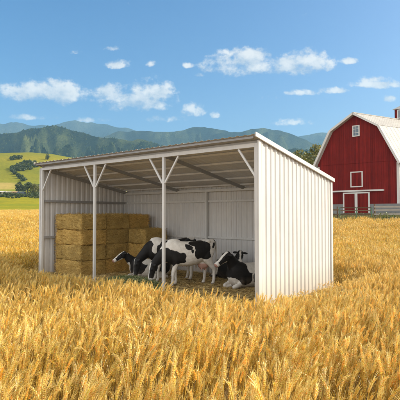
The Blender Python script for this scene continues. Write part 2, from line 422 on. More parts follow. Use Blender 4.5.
SRC = bpy.data.collections.new('sources')          # library shapes for the woods and the wheat, never placed themselves
def gn_scatter(name, pts, rot, scl, idx, variants, mat_list, label, cat_kind='stuff'):
    """ONE object: geometry-nodes scatter of small variants on points"""
    col = bpy.data.collections.new(name + '_variants')
    for me in variants:
        o = bpy.data.objects.new(name + '_piece', me); col.objects.link(o)
    me = bpy.data.meshes.new(name); n = len(pts)
    me.vertices.add(n); me.vertices.foreach_set('co', np.asarray(pts, np.float32).ravel())
    a = me.attributes.new('rot', 'FLOAT_VECTOR', 'POINT'); a.data.foreach_set('vector', np.asarray(rot, np.float32).ravel())
    a = me.attributes.new('scl', 'FLOAT_VECTOR', 'POINT'); a.data.foreach_set('vector', np.asarray(scl, np.float32).ravel())
    a = me.attributes.new('vid', 'INT', 'POINT'); a.data.foreach_set('value', np.asarray(idx, np.int32))
    me.update()
    o = link_mesh(name, me, mat_list)
    g = bpy.data.node_groups.new(name + '_scatter', 'GeometryNodeTree')
    g.interface.new_socket('Geometry', in_out='INPUT', socket_type='NodeSocketGeometry')
    g.interface.new_socket('Geometry', in_out='OUTPUT', socket_type='NodeSocketGeometry')
    gi = g.nodes.new('NodeGroupInput'); go = g.nodes.new('NodeGroupOutput')
    ci = g.nodes.new('GeometryNodeCollectionInfo'); ci.inputs['Collection'].default_value = col
    ci.inputs['Separate Children'].default_value = True; ci.inputs['Reset Children'].default_value = True
    ip = g.nodes.new('GeometryNodeInstanceOnPoints'); ip.inputs['Pick Instance'].default_value = True
    def na(nm, dt):
        n_ = g.nodes.new('GeometryNodeInputNamedAttribute'); n_.data_type = dt; n_.inputs['Name'].default_value = nm
        return n_.outputs['Attribute']
    g.links.new(gi.outputs[0], ip.inputs['Points']); g.links.new(ci.outputs[0], ip.inputs['Instance'])
    g.links.new(na('vid', 'INT'), ip.inputs['Instance Index'])
    e2r = g.nodes.new('FunctionNodeEulerToRotation'); g.links.new(na('rot', 'FLOAT_VECTOR'), e2r.inputs[0])
    g.links.new(e2r.outputs[0], ip.inputs['Rotation'])
    g.links.new(na('scl', 'FLOAT_VECTOR'), ip.inputs['Scale'])
    g.links.new(ip.outputs[0], go.inputs[0])
    md = o.modifiers.new('scatter', 'NODES'); md.node_group = g
    tag(o, label, None, None, cat_kind)
    return o

def far_tree_mesh(k, mat, cone):
    r_ = random.Random(100+k); V = []; F = []; C = []
    nl, ns = 6, 7
    for i in range(nl+1):
        t = i/nl
        rad = ((1-t)**.8*.42 + .02) if cone else (math.sin(math.pi*min(1, t*.85+.13))**.7*.5)
        for j in range(ns):
            a = 2*math.pi*(j + .5*(i % 2))/ns; q = rad*r_.uniform(.7, 1.3)
            V.append((q*math.cos(a), q*math.sin(a), t + r_.uniform(-.04, .04)))
            s = r_.uniform(.75, 1.25); C.append((.020*s, .034*s, .012*s) if cone else (.042*s, .054*s, .015*s))
    for i in range(nl):
        for j in range(ns):
            a, b = i*ns+j, i*ns+(j+1) % ns
            F.append((a, b, b+ns)); F.append((a, b+ns, a+ns))
    me = np_mesh('far_tree', np.array(V), np.array(F), 3, np.array(C)); me.materials.append(mat)
    return me
fmat = attr_mat('far_foliage', .9, 0, .05, .35, 0, 0, .02)
FT = [far_tree_mesh(k, fmat, k < 3) for k in range(6)]
def wood(name, M, C, n, size, thr, label, seed):
    r_ = np.random.default_rng(seed); H, Wd, _ = M.shape
    H = int(H*.82)
    fi = r_.uniform(0, H-1.01, n); fj = r_.uniform(0, Wd-1.01, n)
    i, j = fi.astype(int), fj.astype(int); a, b = (fi-i)[:, None], (fj-j)[:, None]
    p = M[i, j]*(1-a)*(1-b) + M[i+1, j]*a*(1-b) + M[i, j+1]*(1-a)*b + M[i+1, j+1]*a*b
    g = C[i, j][:, 1]
    lo, hi = g.min(), g.max()
    keep = ((g-lo)/(hi-lo) + r_.normal(size=n)*.12) < thr
    p = p[keep]; n = len(p); s = size*r_.uniform(.6, 1.3, n)
    scl = np.stack([s*r_.uniform(.8, 1.2, n), s*r_.uniform(.8, 1.2, n), s], 1)
    rot = np.stack([np.zeros(n), np.zeros(n), r_.uniform(0, 6.28, n)], 1)
    mix = np.where(r_.uniform(size=n) < .6, r_.integers(0, 3, n), r_.integers(3, 6, n))
    p[:, 2] -= .5
    gn_scatter(name, p, rot, scl, mix, FT, [fmat], label)
wood('hill_forest', MA, CA, 80000, 4.2, .6, None, 5)

# ----------------------------------------------------------------------------- wheat
def wheat_clump(seed, n, rad, detail):
    r_ = random.Random(seed); V = []; F = []; C = []
    def tri(a, b, c, ca, cb=None, cc=None):
        k = len(V); V.extend((a, b, c)); F.append((k, k+1, k+2)); C.extend((ca, cb or ca, cc or ca))
    def quad(a, b, c, d, ca, cb): tri(a, b, c, ca, ca, cb); tri(a, c, d, ca, cb, cb)
    for s in range(n):
        a = r_.uniform(0, 2*math.pi); q = rad*math.sqrt(r_.random())
        p0 = Vector((q*math.cos(a), q*math.sin(a), 0))
        h = r_.uniform(.52, .82); la = r_.gauss(0, .9) + (0 if r_.random() < .8 else r_.uniform(-2, 2))
        lean = Vector((math.cos(la), math.sin(la), 0)); bend = r_.choice((r_.uniform(.01, .10), r_.uniform(.01, .12), r_.uniform(.08, .30)))
        tone = r_.uniform(.66, 1.12); warm = r_.uniform(-.03, .01)
        stem = tuple(c*tone*.85 for c in (.67+warm, .42, .048)); tip = tuple(c*tone for c in (.86+warm, .535, .050)); pale = tuple(c*tone for c in (.93, .70, .21))
        leafc = tuple(c*tone for c in (.64+warm, .42, .08))
        if r_.random() < .07: leafc = (.22*tone, .24*tone, .06)
        pts = []; ns = 5 if detail else 3
        for i in range(ns+1):
            t = i/ns; pts.append(p0 + Vector((0, 0, h*(t - .10*bend*t*t))) + lean*(h*bend*t**2.2))
        rd = .0026 if detail else .0045
        side = Vector((-lean.y, lean.x, 0))
        for i in range(ns):
            A, B = pts[i], pts[i+1]
            if detail:
                o3 = [side*rd, (lean*.87-side*.5)*rd, (-lean*.87-side*.5)*rd]
                for j in range(3): quad(A+o3[j], A+o3[(j+1) % 3], B+o3[(j+1) % 3], B+o3[j], stem, stem)
            else:
                sdv = (side*math.cos(s)+lean*math.sin(s))*rd; quad(A-sdv, A+sdv, B+sdv, B-sdv, stem, stem)
        tg = (pts[-1]-pts[-2]).normalized()
        # ear, drooping past the stem
        L = r_.uniform(.085, .135); droop = r_.choice((r_.uniform(0, .5), r_.uniform(0, .5), r_.uniform(.5, 1.3))) + bend*1.2
        ax = []; p = pts[-1]; d = tg
        nk = 11 if detail else 3
        for i in range(nk+1):
            ax.append((p.copy(), d.copy())); p = p + d*(L/nk)
            d = (d + (lean*.55 + Vector((0, 0, -.5)))*droop/nk).normalized()
        if detail:
            for i in range(nk):
                p, d = ax[i]; s1 = d.cross(Vector((0, 0, 1)))
                s1 = s1.normalized() if s1.length > .05 else side.copy()
                s2 = s1.cross(d)
                wk = .0074*(1 - .5*abs(i/nk-.4))
                for q_ in range(3):
                    an = 2*math.pi*q_/3 + (i % 2)*1.05 + s
                    o = s1*math.cos(an)+s2*math.sin(an)
                    kd = (d + o*.32).normalized(); c0 = p + o*wk*.55; kl = L/nk*1.75
                    e1 = kd.cross(o).normalized()*wk*.62; e2 = o*wk*.62
                    a0 = c0 - kd*kl*.25; a1 = c0 + kd*kl*.75; mid = c0 + kd*kl*.15
                    ring = (mid+e1, mid+e2, mid-e1, mid-e2)
                    ct = tuple(c*r_.uniform(.8, 1.2) for c in tip)
                    for j in range(4):
                        tri(a0, ring[j], ring[(j+1) % 4], ct); tri(a1, ring[(j+1) % 4], ring[j], pale, ct, ct)
                    if r_.random() < .45: continue
                    ad = (d + o*r_.uniform(.12, .34) + Vector((r_.gauss(0, .05), r_.gauss(0, .05), -.02))).normalized()
                    al = r_.uniform(.03, .065); aw = ad.cross(Vector((.3, .5, .8))).normalized()*.0014
                    m1 = a1 + ad*al*.55; m2 = a1 + (ad + Vector((0, 0, -.12))).normalized()*al
                    quad(a1-aw, a1+aw, m1+aw*.7, m1-aw*.7, pale, pale); tri(m1-aw*.7, m1+aw*.7, m2, pale)
        else:
            wk = .0115
            for i in range(nk):
                p, d = ax[i]; p2, d2 = ax[i+1]
                s1 = side; s2 = d.cross(side).normalized()
                w0 = wk*(.6, 1, .8)[i]; w1 = wk*(1, .8, .15)[i]
                ct = tuple(c*r_.uniform(.85, 1.15) for c in tip)
                r0 = [p+s1*w0, p+s2*w0, p-s1*w0, p-s2*w0]; r1 = [p2+s1*w1, p2+s2*w1, p2-s1*w1, p2-s2*w1]
                for j in range(4): quad(r0[j], r0[(j+1) % 4], r1[(j+1) % 4], r1[j], ct, ct)
                for q_ in range(2):
                    o = (s1*r_.uniform(-1, 1)+s2*r_.uniform(-1, 1)); ad = (d+o*.3).normalized(); aw = ad.cross(Vector((.3, .5, .8))).normalized()*.0022
                    tri(p2-aw, p2+aw, p2+ad*r_.uniform(.06, .1), pale)
        # dry leaves
        for l in range((2 if s % 2 else 1) if detail else 1):
            t = r_.uniform(.30, .8); b = p0 + Vector((0, 0, h*t)) + lean*(h*bend*t**2.2)
            an = r_.uniform(0, 2*math.pi); o = (Vector((math.cos(an), math.sin(an), 0))*.8 + lean*.6).normalized(); LL = r_.uniform(.10, .24)
            wl = r_.uniform(.003, .0055)*(1 if detail else 1.6); sv = Vector((-o.y, o.x, 0))*wl
            up = r_.uniform(.3, 1.0); prev = b; lp = b
            for i in range(1, 5):
                tt = i/4; c = b + o*LL*tt + Vector((0, 0, LL*(up*tt - 1.25*tt*tt*r_.uniform(.8, 1.2))))
                w0 = (1-.9*(i-1)/4); w1 = (1-.9*i/4)
                quad(lp-sv*w0, lp+sv*w0, c+sv*w1, c-sv*w1, leafc, leafc); lp = c
    return np_mesh('wheat_clump', np.array([tuple(v) for v in V]), np.array(F), 3, np.array(C))

wmat = attr_mat('ripe_wheat', .7, .20, .6, .14, 0, 0, .002)
WN = [wheat_clump(k, 11, .17, True) for k in range(9)]
WF = [wheat_clump(50+k, 26, .40, False) for k in range(7)]
for me in WN + WF: me.materials.append(wmat)

BC = Vector((21.9, 50.0, 0)); FD = Vector((-.770, .638, 0)); RD = Vector((.877, .481, 0)).normalized()   # barn corner, facade and ridge directions
def wheat_points(y0, y1, dens, near, seed):
    r_ = np.random.default_rng(seed)
    wmax = .47*y1 + 4.5; area = 2*wmax*(y1-y0); n = int(area*dens)
    x = r_.uniform(-wmax, wmax, n); y = r_.uniform(y0, y1, n)
    keep = np.abs(x) < .47*y + 4.5
    sdist = shelter_dist(x, y)
    tt_, ss_ = local_ts(x, y); wall = (tt_ > SH_L + .05)
    keep &= sdist > np.where(wall, .22, .42 if near else .75)
    # edge of the field: barn yard on the right, meadow on the left
    lim = np.where(x > 6, 42.2 + .25*np.sin(x*1.7), 92 + .8*np.sin(x*.3))
    keep &= y < lim
    x, y, sdist, wall = x[keep], y[keep], sdist[keep], wall[keep]
    n = len(x); z = ground(x, y) - .01
    hz = np.array([noise.fractal(Vector((a*.35, b*.35, 2)), 1, 2, 3) for a, b in zip(x, y)])
    wv = np.array([noise.fractal(Vector((a*.55, b*.55, 9)), 1, 2, 3) for a, b in zip(x, y)])
    taper = np.where(wall, .28 + .72*sm(.25, 2.1, sdist), .24 + .76*sm(.35, 2.3, sdist))
    # the beaten path along the open front is shorter still
    hs = (1 + .13*hz + r_.normal(size=n)*.05)*taper
    ws = .55 + .45*taper
    big = 1 + .25*(1 - sm(5.2, 9.0, y)); hs = hs*big*(1 + .05*(y < 8)); ws = ws*big
    rot = np.stack([wv*.13 + r_.normal(size=n)*.06, .04 + hz*.12 + r_.normal(size=n)*.07, r_.normal(size=n)*.8 + wv*.9], 1)
    scl = np.stack([ws, ws, hs], 1)
    return np.stack([x, y, z], 1), rot, scl
parts = []
for (y0, y1, dens, near, seed) in ((2.2, 7, 15, True, 1), (7, 17, 17, True, 2), (17, 30, 6.5, False, 3), (30, 52, 4.2, False, 4), (52, 94, 2.6, False, 5)):
    p, r_, s_ = wheat_points(y0, y1, dens, near, seed)
    n = len(p); idx = rng.integers(0, len(WN), n) if near else rng.integers(len(WN), len(WN)+len(WF), n)
    parts.append((p, r_, s_, idx))
gn_scatter('wheat_field', *[np.concatenate([q[k] for q in parts]) for k in range(4)], WN+WF, [wmat], None)

# ----------------------------------------------------------------------------- shelter
def steel(name, color, rough, rust=.0, spec=.5):
    m, nt, out = new_mat(name); co = objco(nt)
    f = noise_n(nt, co, 1.3, 6, .65); st = noise_n(nt, mapping(nt, co, (9, 9, .6)), 1.5, 5, .6); f3 = noise_n(nt, co, 40, 3, .6)
    c = mixc(nt, 1, color, ramp(nt, f, [(.3, (.92, .92, .93)), (.7, (1.05, 1.04, 1.02))]), 'MULTIPLY')
    c = mixc(nt, 1, c, ramp(nt, st, [(.3, (.93, .92, .90)), (.6, (1.03,)*3)]), 'MULTIPLY')
    if rust:
        g = math_n(nt, 'MULTIPLY', ramp(nt, st, [(.56, (0,)*3), (.72, (1,)*3)]), rust)
        c = mixc(nt, g, c, (.30, .21, .13))
    # splashed dirt near the ground
    sp_ = nd(nt, 'ShaderNodeSeparateXYZ'); nt.links.new(co, sp_.inputs[0])
    mr = nd(nt, 'ShaderNodeMapRange'); nt.links.new(sp_.outputs[2], mr.inputs[0]); mr.inputs[1].default_value = .75; mr.inputs[2].default_value = .05
    dirt = math_n(nt, 'MULTIPLY', math_n(nt, 'MULTIPLY', mr.outputs[0], st), .7)
    c = mixc(nt, dirt, c, (.36, .27, .16))
    bsdf(nt, out, c, rough, 0, spec, f3, .06, .002)
    return m
m_white = steel('white_steel_sheet', (.60, .595, .58), .42, .12)
m_gray = steel('galvanised_sheet', (.70, .695, .68), .45, .25)
m_roofu = steel('roof_sheet_underside', (.79, .815, .85), .55, .3)
m_roof = steel('roof_sheet', (.52, .52, .51), .45, .3)
m_frame = steel('white_painted_steel', (.72, .72, .70), .4, .1)
m_dark = steel('grey_steel_purlin', (.33, .33, .33), .5, .3)

sh = empty('livestock_shelter', (SL[0], SL[1], 0), math.atan2(E1[1], E1[0]))
tag(sh, 'open fronted white corrugated steel shelter with sloping roof standing in the wheat', 'shelter')
def roofz(s): return 3.80 - .186*s
def profile(length, pitch=.212, top=.056, slope=.030, depth=.024):
    pts = [(0.0, 0.0)]; u = pitch*.5
    while u + slope + top/2 < length:
        for du, dv in ((-top/2-slope, 0), (-top/2, depth), (top/2, depth), (top/2+slope, 0)): pts.append((u+du, dv))
        u += pitch
    pts.append((length, 0.0)); return pts
def sheet(name, fn_lo, fn_hi, length, mats, nseg=1, parent=sh):
    """corrugated sheet: fn(u, v) -> 3D for the two ends of each profile line; outside = first material"""
    pr = profile(length, depth=.018 if name == 'roof' else .024); V = []; F = []
    for k in range(nseg+1):
        t = k/nseg
        for (u, v) in pr:
            a, b = Vector(fn_lo(u, v)), Vector(fn_hi(u, v)); V.append(tuple(a.lerp(b, t)))
    n = len(pr)
    for k in range(nseg):
        for i in range(n-1): F.append((k*n+i, k*n+i+1, (k+1)*n+i+1, (k+1)*n+i))
    me = bpy.data.meshes.new(name); me.from_pydata(V, [], F); me.update()
    o = link_mesh(name, me, mats, parent)
    s_ = o.modifiers.new('solid', 'SOLIDIFY'); s_.thickness = .003; s_.offset = -1; s_.material_offset = 1; s_.material_offset_rim = 0
    return o
zb = -.06
# right and left side walls (outward normals to +x and -x of the shelter frame), back wall
sheet('side_wall', lambda u, v: (SH_L+.03+v, u, zb), lambda u, v: (SH_L+.03+v, u, roofz(u)+.024), SH_D, [m_white, m_gray])
sheet('side_wall', lambda u, v: (-.03-v, SH_D-u, zb), lambda u, v: (-.03-v, SH_D-u, roofz(SH_D-u)+.024), SH_D, [m_white, m_gray])
sheet('back_wall', lambda u, v: (SH_L-u, SH_D+.03+v, zb), lambda u, v: (SH_L-u, SH_D+.03+v, roofz(SH_D)+.015), SH_L, [m_white, m_gray])
S0, S1 = -.22, SH_D+.09
rf = sheet('roof', lambda u, v: (-.12+u, S0, roofz(S0)+.03+v), lambda u, v: (-.12+u, S1, roofz(S1)+.03+v), SH_L+.22, [m_roof, m_roofu], 6)
def part(mb, name, mat, bevel=.004, parent=sh): return mb.build(name, mat, parent, bevel)
# posts
for t in (0, 2.96, 5.92, SH_L):
    m = MB(); w = .036 if 0 < t < SH_L else .042
    tt = clamp(t, .02, SH_L-.03)
    m.box(tt-w, tt+w, -w, w, -.25, 3.62); m.box(tt-.10, tt+.10, -.10, .10, -.05, .012)
    part(m, 'post', m_frame)
for t in (.03, 4.32, SH_L-.07):
    m = MB(); m.box(t-.04, t+.04, SH_D-.10, SH_D-.02, -.25, roofz(SH_D)-.20); part(m, 'post', m_frame)
m = MB(); m.box(-.075, SH_L+.02, -.04, .04, 3.62, 3.715); part(m, 'beam', m_frame)
m = MB(); m.box(-.01, SH_L-.01, SH_D-.11, SH_D-.01, roofz(SH_D)-.20, roofz(SH_D)-.115); part(m, 'beam', m_frame)
# knee braces
for t, sgs in ((0, (1,)), (2.96, (-1, 1)), (5.92, (-1, 1)), (SH_L, (-1,))):
    for sg in sgs:
        m = MB(); m.bar((t+sg*.05, 0, 2.93), (t+sg*.53, 0, 3.61), .045, .045, (0, 1, 0)); part(m, 'brace', m_frame)
# rafters and purlins
for t in (.06, 2.96, 5.92, SH_L-.10):
    m = MB(); m.bar((t, .045, roofz(.045)-.128), (t, SH_D-.01, roofz(SH_D-.01)-.128), .06, .095); part(m, 'rafter', m_dark)
for s in (.12, .70, 1.45, 2.20, 3.00, 3.76):
    m = MB(); m.bar((-.10, s, roofz(s)-.025), (SH_L-.0, s, roofz(s)-.012), .05, .055); part(m, 'purlin', m_roofu)
m = MB(); m.bar((-.10, -.165, roofz(-.165)-.012), (SH_L, -.165, roofz(-.165)-.012), .045, .05); part(m, 'purlin', m_dark)
# wall girts
for z in (1.28, 2.55):
    m = MB(); m.box(.02, .07, .06, SH_D-.03, z-.04, z+.04); part(m, 'girt', m_dark)
    m = MB(); m.box(SH_L-.05, SH_L-.0, .06, SH_D-.03, z-.04, z+.04); part(m, 'girt', m_dark)
    m = MB(); m.box(.08, SH_L-.06, SH_D-.02, SH_D+.022, z-.035, z+.035); part(m, 'girt', m_frame)
# trims: rake flashing on both ends, corner flashing, front drip edge
def rake(t0, t1, mt, hi):
    m = MB()
    a0, a1 = S0-.03, S1+.03
    m.hexa([(t0,a0,roofz(a0)-.03),(t1,a0,roofz(a0)-.03),(t1,a1,roofz(a1)-.03),(t0,a1,roofz(a1)-.03),(t0,a0,roofz(a0)+hi),(t1,a0,roofz(a0)+hi),(t1,a1,roofz(a1)+hi),(t0,a1,roofz(a1)+hi)])
    part(m, 'rake_trim', mt)
rake(SH_L+.075, SH_L+.115, m_white, .075); rake(-.155, -.125, m_dark, .055)
m = MB(); m.box(SH_L+.032, SH_L+.068, -.075, .05, -.05, roofz(0)-.03); m.box(SH_L-.03, SH_L+.031, -.075, -.058, -.05, roofz(0)-.10); part(m, 'corner_trim', m_white)
m = MB(); m.box(SH_L+.032, SH_L+.066, SH_D-.03, SH_D+.07, -.05, roofz(SH_D)-.04); part(m, 'corner_trim', m_white)
m = MB(); m.box(-.08, -.032, -.06, .05, -.05, roofz(0)-.10); part(m, 'corner_trim', m_gray)
# ----------------------------------------------------------------------------- straw floor, bales, feed
def sloc(t, s, z=0.0): return Vector((SL[0]+E1[0]*t+E2[0]*s, SL[1]+E1[1]*t+E2[1]*s, z))
def straw_mat(name, cols, transl=.15):
    m, nt, out = new_mat(name); co = objco(nt)
    f = noise_n(nt, mapping(nt, co, (5, 5, 26)), 2.6, 5, .7, .8); g = noise_n(nt, mapping(nt, co, (22, 16, 6)), 2.6, 4, .7, .8); b = noise_n(nt, co, 3.0, 4, .6)
    k = math_n(nt, 'MULTIPLY_ADD', f, .6, math_n(nt, 'MULTIPLY', g, .4))
    c = ramp(nt, k, [(.30, cols[0]), (.5, cols[1]), (.68, cols[2])])
    c = mixc(nt, 1, c, ramp(nt, b, [(.3, (.78,)*3), (.7, (1.15,)*3)]), 'MULTIPLY')
    rn = nd(nt, 'ShaderNodeObjectInfo').outputs['Random']
    c = mixc(nt, 1, c, ramp(nt, rn, [(0, (.82, .84, .86)), (1, (1.15, 1.1, 1.0))]), 'MULTIPLY')
    bsdf(nt, out, c, .85, 0, .15, k, 1.0, .03)
    return m
m_bale = straw_mat('baled_straw', ((.26, .15, .04), (.64, .43, .135), (.84, .62, .26)))
m_loose = attr_mat('loose_straw', .8, .2, .3)
m_hay = attr_mat('green_hay', .8, .25, .3)
BW, BD, BH = 1.52, 1.05, .52
def bale_mesh(seed):
    bm = bmesh.new(); bmesh.ops.create_cube(bm, size=1)
    bmesh.ops.scale(bm, vec=(BW-.02, BD-.02, BH-.012), verts=bm.verts)
    bmesh.ops.bevel(bm, geom=bm.edges[:], offset=.04, segments=3, profile=.6, affect='EDGES')
    bmesh.ops.subdivide_edges(bm, edges=[e for e in bm.edges if e.calc_length() > .2], cuts=14, use_grid_fill=True)
    for v in bm.verts:
        n = v.normal; p = v.co*3.2 + Vector((seed*7.7, 0, 0)); q = v.co*16 + Vector((0, seed*3.1, 0))
        d = noise.noise(p)*.030 + noise.noise(q)*.018
        # the two twines pull the faces in
        tw = sum(math.exp(-((v.co.x-x)/.035)**2) for x in (-.42, .42))
        v.co += n*(d - .014*tw)
    me = bpy.data.meshes.new('bale_core'); bm.to_mesh(me); bm.free()
    nv = len(me.vertices); V0 = np.zeros(nv*3, np.float32); me.vertices.foreach_get('co', V0); V0 = V0.reshape(-1, 3)
    F0 = [tuple(p.vertices) for p in me.polygons]
    # loose straw ends on the faces and along the edges
    r_ = np.random.default_rng(seed); n = 2200
    pk = V0[r_.integers(0, nv, n)] + r_.normal(size=(n, 3))*.012
    dr = r_.normal(size=(n, 3)); out = pk/np.array([BW/2, BD/2, BH/2]); out = np.where(np.abs(out) > .9, out, 0)
    dr = dr*np.array([1, 1, .45]) + out*.35
    SV, SF = slivers(pk, dr, r_.uniform(.06, .20, n), r_.uniform(.005, .011, n))
    allv = [tuple(v) for v in V0] + [tuple(v) for v in SV]; allf = F0 + [tuple(int(i)+nv for i in f) for f in SF]
    m2 = bpy.data.meshes.new('straw_bale'); m2.from_pydata(allv, [], allf); m2.update()
    m2.materials.append(m_bale); return m2
BM = [bale_mesh(k+1) for k in range(4)]
layer = ['bottom layer', 'second layer', 'third layer', 'top layer']
place_ = ['front end', 'middle', 'back end']
def bale(t, s, k, label, i, sx=1.0):
    o = bpy.data.objects.new('straw_bale', BM[i % 4]); COL.objects.link(o)
    p = sloc(t+random.uniform(-.03, .03), s+random.uniform(-.02, .02), k*BH + BH/2 + .005)
    o.location = p; o.rotation_euler = (0, 0, math.atan2(E1[1], E1[0]) + random.uniform(-.012, .012) + (math.pi if i % 3 == 0 else 0))
    o.scale = (sx, 1, 1)
    tag(o, label, 'straw bale', 'straw bales stacked inside the shelter')
n = 0
for k in range(4):
    for j in range(3):
        if k == 3: lab = ['topmost straw bale at the front end of the tall stack, beside the open front', 'topmost straw bale in the middle of the tall stack', 'topmost straw bale at the back end of the tall stack by the grey wall'][j]
        else: lab = f'straw bale in the {layer[k]} of the tall stack, at its {place_[j]}'
        bale(.2+BW/2, .43+BD*(j+.5), k, lab, n); n += 1
for k in range(3):
    bale(1.72+.03+BW*.31, 2.42+BD/2, k, ['bottom straw bale of the low stack behind the lying heifer', 'middle straw bale of the low stack behind the lying heifer', 'top straw bale of the low stack behind the lying heifer'][k], n, .62); n += 1

def litter(name, n, pick, zf, lens, wid, cols, flat, mat, kind='stuff', label=None, cat=None):
    P_ = np.array([pick() for _ in range(n)])
    d = rng.normal(size=(n, 3)); d[:, 2] *= flat
    P_[:, 2] += rng.uniform(0, zf, n)
    V, F = slivers(P_, d, rng.uniform(*lens, n), rng.uniform(*wid, n))
    c = np.array(cols)[rng.integers(0, len(cols), n)]*rng.uniform(.75, 1.2, n)[:, None]
    o = link_mesh(name, np_mesh(name, V, F, 4, np.repeat(c, 4, 0)), mat); tag(o, label, cat, None, kind)
    return o
def pick_floor():
    t, s = random.uniform(-.1, SH_L-.06), random.uniform(-1.0, SH_D-.05); return tuple(sloc(t, s, .006 if s > 0 else g1(*sloc(t, s)[:2])+.006))
litter('straw_bedding', 26000, pick_floor, .045, (.06, .2), (.004, .009), [(.64,.46,.17),(.54,.37,.13),(.72,.56,.25),(.40,.27,.10)], .16, m_loose)
def pick_pile():
    while True:
        a, b = random.gauss(0, .5), random.gauss(0, .5)
        if a*a + b*b < 1:
            h = .27*(1-(a*a+b*b))**.8; return tuple(sloc(4.45+a*1.4, .28+b*.45, .01 + h*random.random()))
hayp = litter('hay_pile', 9000, pick_pile, .02, (.06, .2), (.005, .012), [(.20,.25,.085),(.16,.21,.07),(.29,.30,.13),(.13,.17,.06),(.34,.31,.15)], .35, m_hay, 'thing', 'low heap of fresh green feed on the ground before the grazing cows', 'hay')

# ----------------------------------------------------------------------------- cows
def ring_mesh(stations, n=20, power=2.4):
    """closed loft; stations: (centre, side vector, up vector, half width, half height)"""
    V = []; F = []
    for (c, sdv, upv, hw, hh) in stations:
        for j in range(n):
            a = 2*math.pi*j/n; ca, sa = math.cos(a), math.sin(a)
            x = math.copysign(abs(ca)**(2/power), ca)*hw; z = math.copysign(abs(sa)**(2/power), sa)*hh
            V.append(tuple(Vector(c) + Vector(sdv)*x + Vector(upv)*z))
    m = len(stations)
    for i in range(m-1):
        for j in range(n): F.append((i*n+j, i*n+(j+1) % n, (i+1)*n+(j+1) % n, (i+1)*n+j))
    F.append(tuple(reversed(range(n)))); F.append(tuple((m-1)*n+j for j in range(n)))
    return V, F
def limb(pts, n=14, side=(0, 1, 0)):
    """pts: (pos, lateral radius, in-plane radius)"""
    st = []; P_ = [Vector(p[0]) for p in pts]; side = Vector(side)
    for i, (p, rw, rh) in enumerate(pts):
        t = (P_[min(i+1, len(pts)-1)] - P_[max(i-1, 0)]).normalized()
        sdv = (side - t*side.dot(t)).normalized(); up = sdv.cross(t)
        st.append((P_[i], sdv, up, rw, rh))
    a, b = P_[0], P_[-1]
    return ring_mesh(st, n, 2.0)
def refine(pts, k=3):
    """Catmull-Rom refinement of (pos, r1, r2) chains"""
    out = []; A = [np.array([*p[0], p[1], p[2]]) for p in pts]
    for i in range(len(A)-1):
        p0, p1, p2, p3 = A[max(i-1, 0)], A[i], A[i+1], A[min(i+2, len(A)-1)]
        for j in range(k):
            t = j/k
            q = .5*((2*p1)+(-p0+p2)*t+(2*p0-5*p1+4*p2-p3)*t*t+(-p0+3*p1-3*p2+p3)*t**3)
            out.append((tuple(q[:3]), max(q[3], .01), max(q[4], .01)))
    out.append(pts[-1]); return out
def ell(c, r, ax=None, n=10):
    ax = ax or (Vector((1,0,0)), Vector((0,1,0)), Vector((0,0,1))); V = []; F = []
    for i in range(n+1):
        th = math.pi*i/n
        for j in range(2*n):
            ph = math.pi*j/n
            V.append(tuple(Vector(c) + ax[0]*(r[0]*math.cos(th)) + ax[1]*(r[1]*math.sin(th)*math.cos(ph)) + ax[2]*(r[2]*math.sin(th)*math.sin(ph))))
    for i in range(n):
        for j in range(2*n): F.append((i*2*n+j, i*2*n+(j+1) % (2*n), (i+1)*2*n+(j+1) % (2*n), (i+1)*2*n+j))
    return V, F

m_cow, cnt, cout = new_mat('cow_hide')
cc = nd(cnt, 'ShaderNodeVertexColor', layer_name='col').outputs['Color']; cco = objco(cnt)
cf = noise_n(cnt, cco, 9, 5, .65); cf2 = noise_n(cnt, mapping(cnt, cco, (60, 90, 25)), 2.5, 3, .7)
cc2 = mixc(cnt, 1, cc, ramp(cnt, cf, [(.3, (.82, .80, .76)), (.65, (1.05,)*3)]), 'MULTIPLY')
csp = nd(cnt, 'ShaderNodeSeparateXYZ'); cnt.links.new(cco, csp.inputs[0])
cmr = nd(cnt, 'ShaderNodeMapRange'); cnt.links.new(csp.outputs[2], cmr.inputs[0]); cmr.inputs[1].default_value = .38; cmr.inputs[2].default_value = .0
cdn = ramp(cnt, noise_n(cnt, cco, 6, 5, .7), [(.38, (0, 0, 0)), (.62, (1, 1, 1))])
cc2 = mixc(cnt, math_n(cnt, 'MULTIPLY', math_n(cnt, 'MULTIPLY', cmr.outputs[0], cdn), .55), cc2, (.26, .19, .12))
cp = bsdf(cnt, cout, cc2, .58, 0, .25, cf2, .35, .008)
cp.inputs['Sheen Weight'].default_value = .02

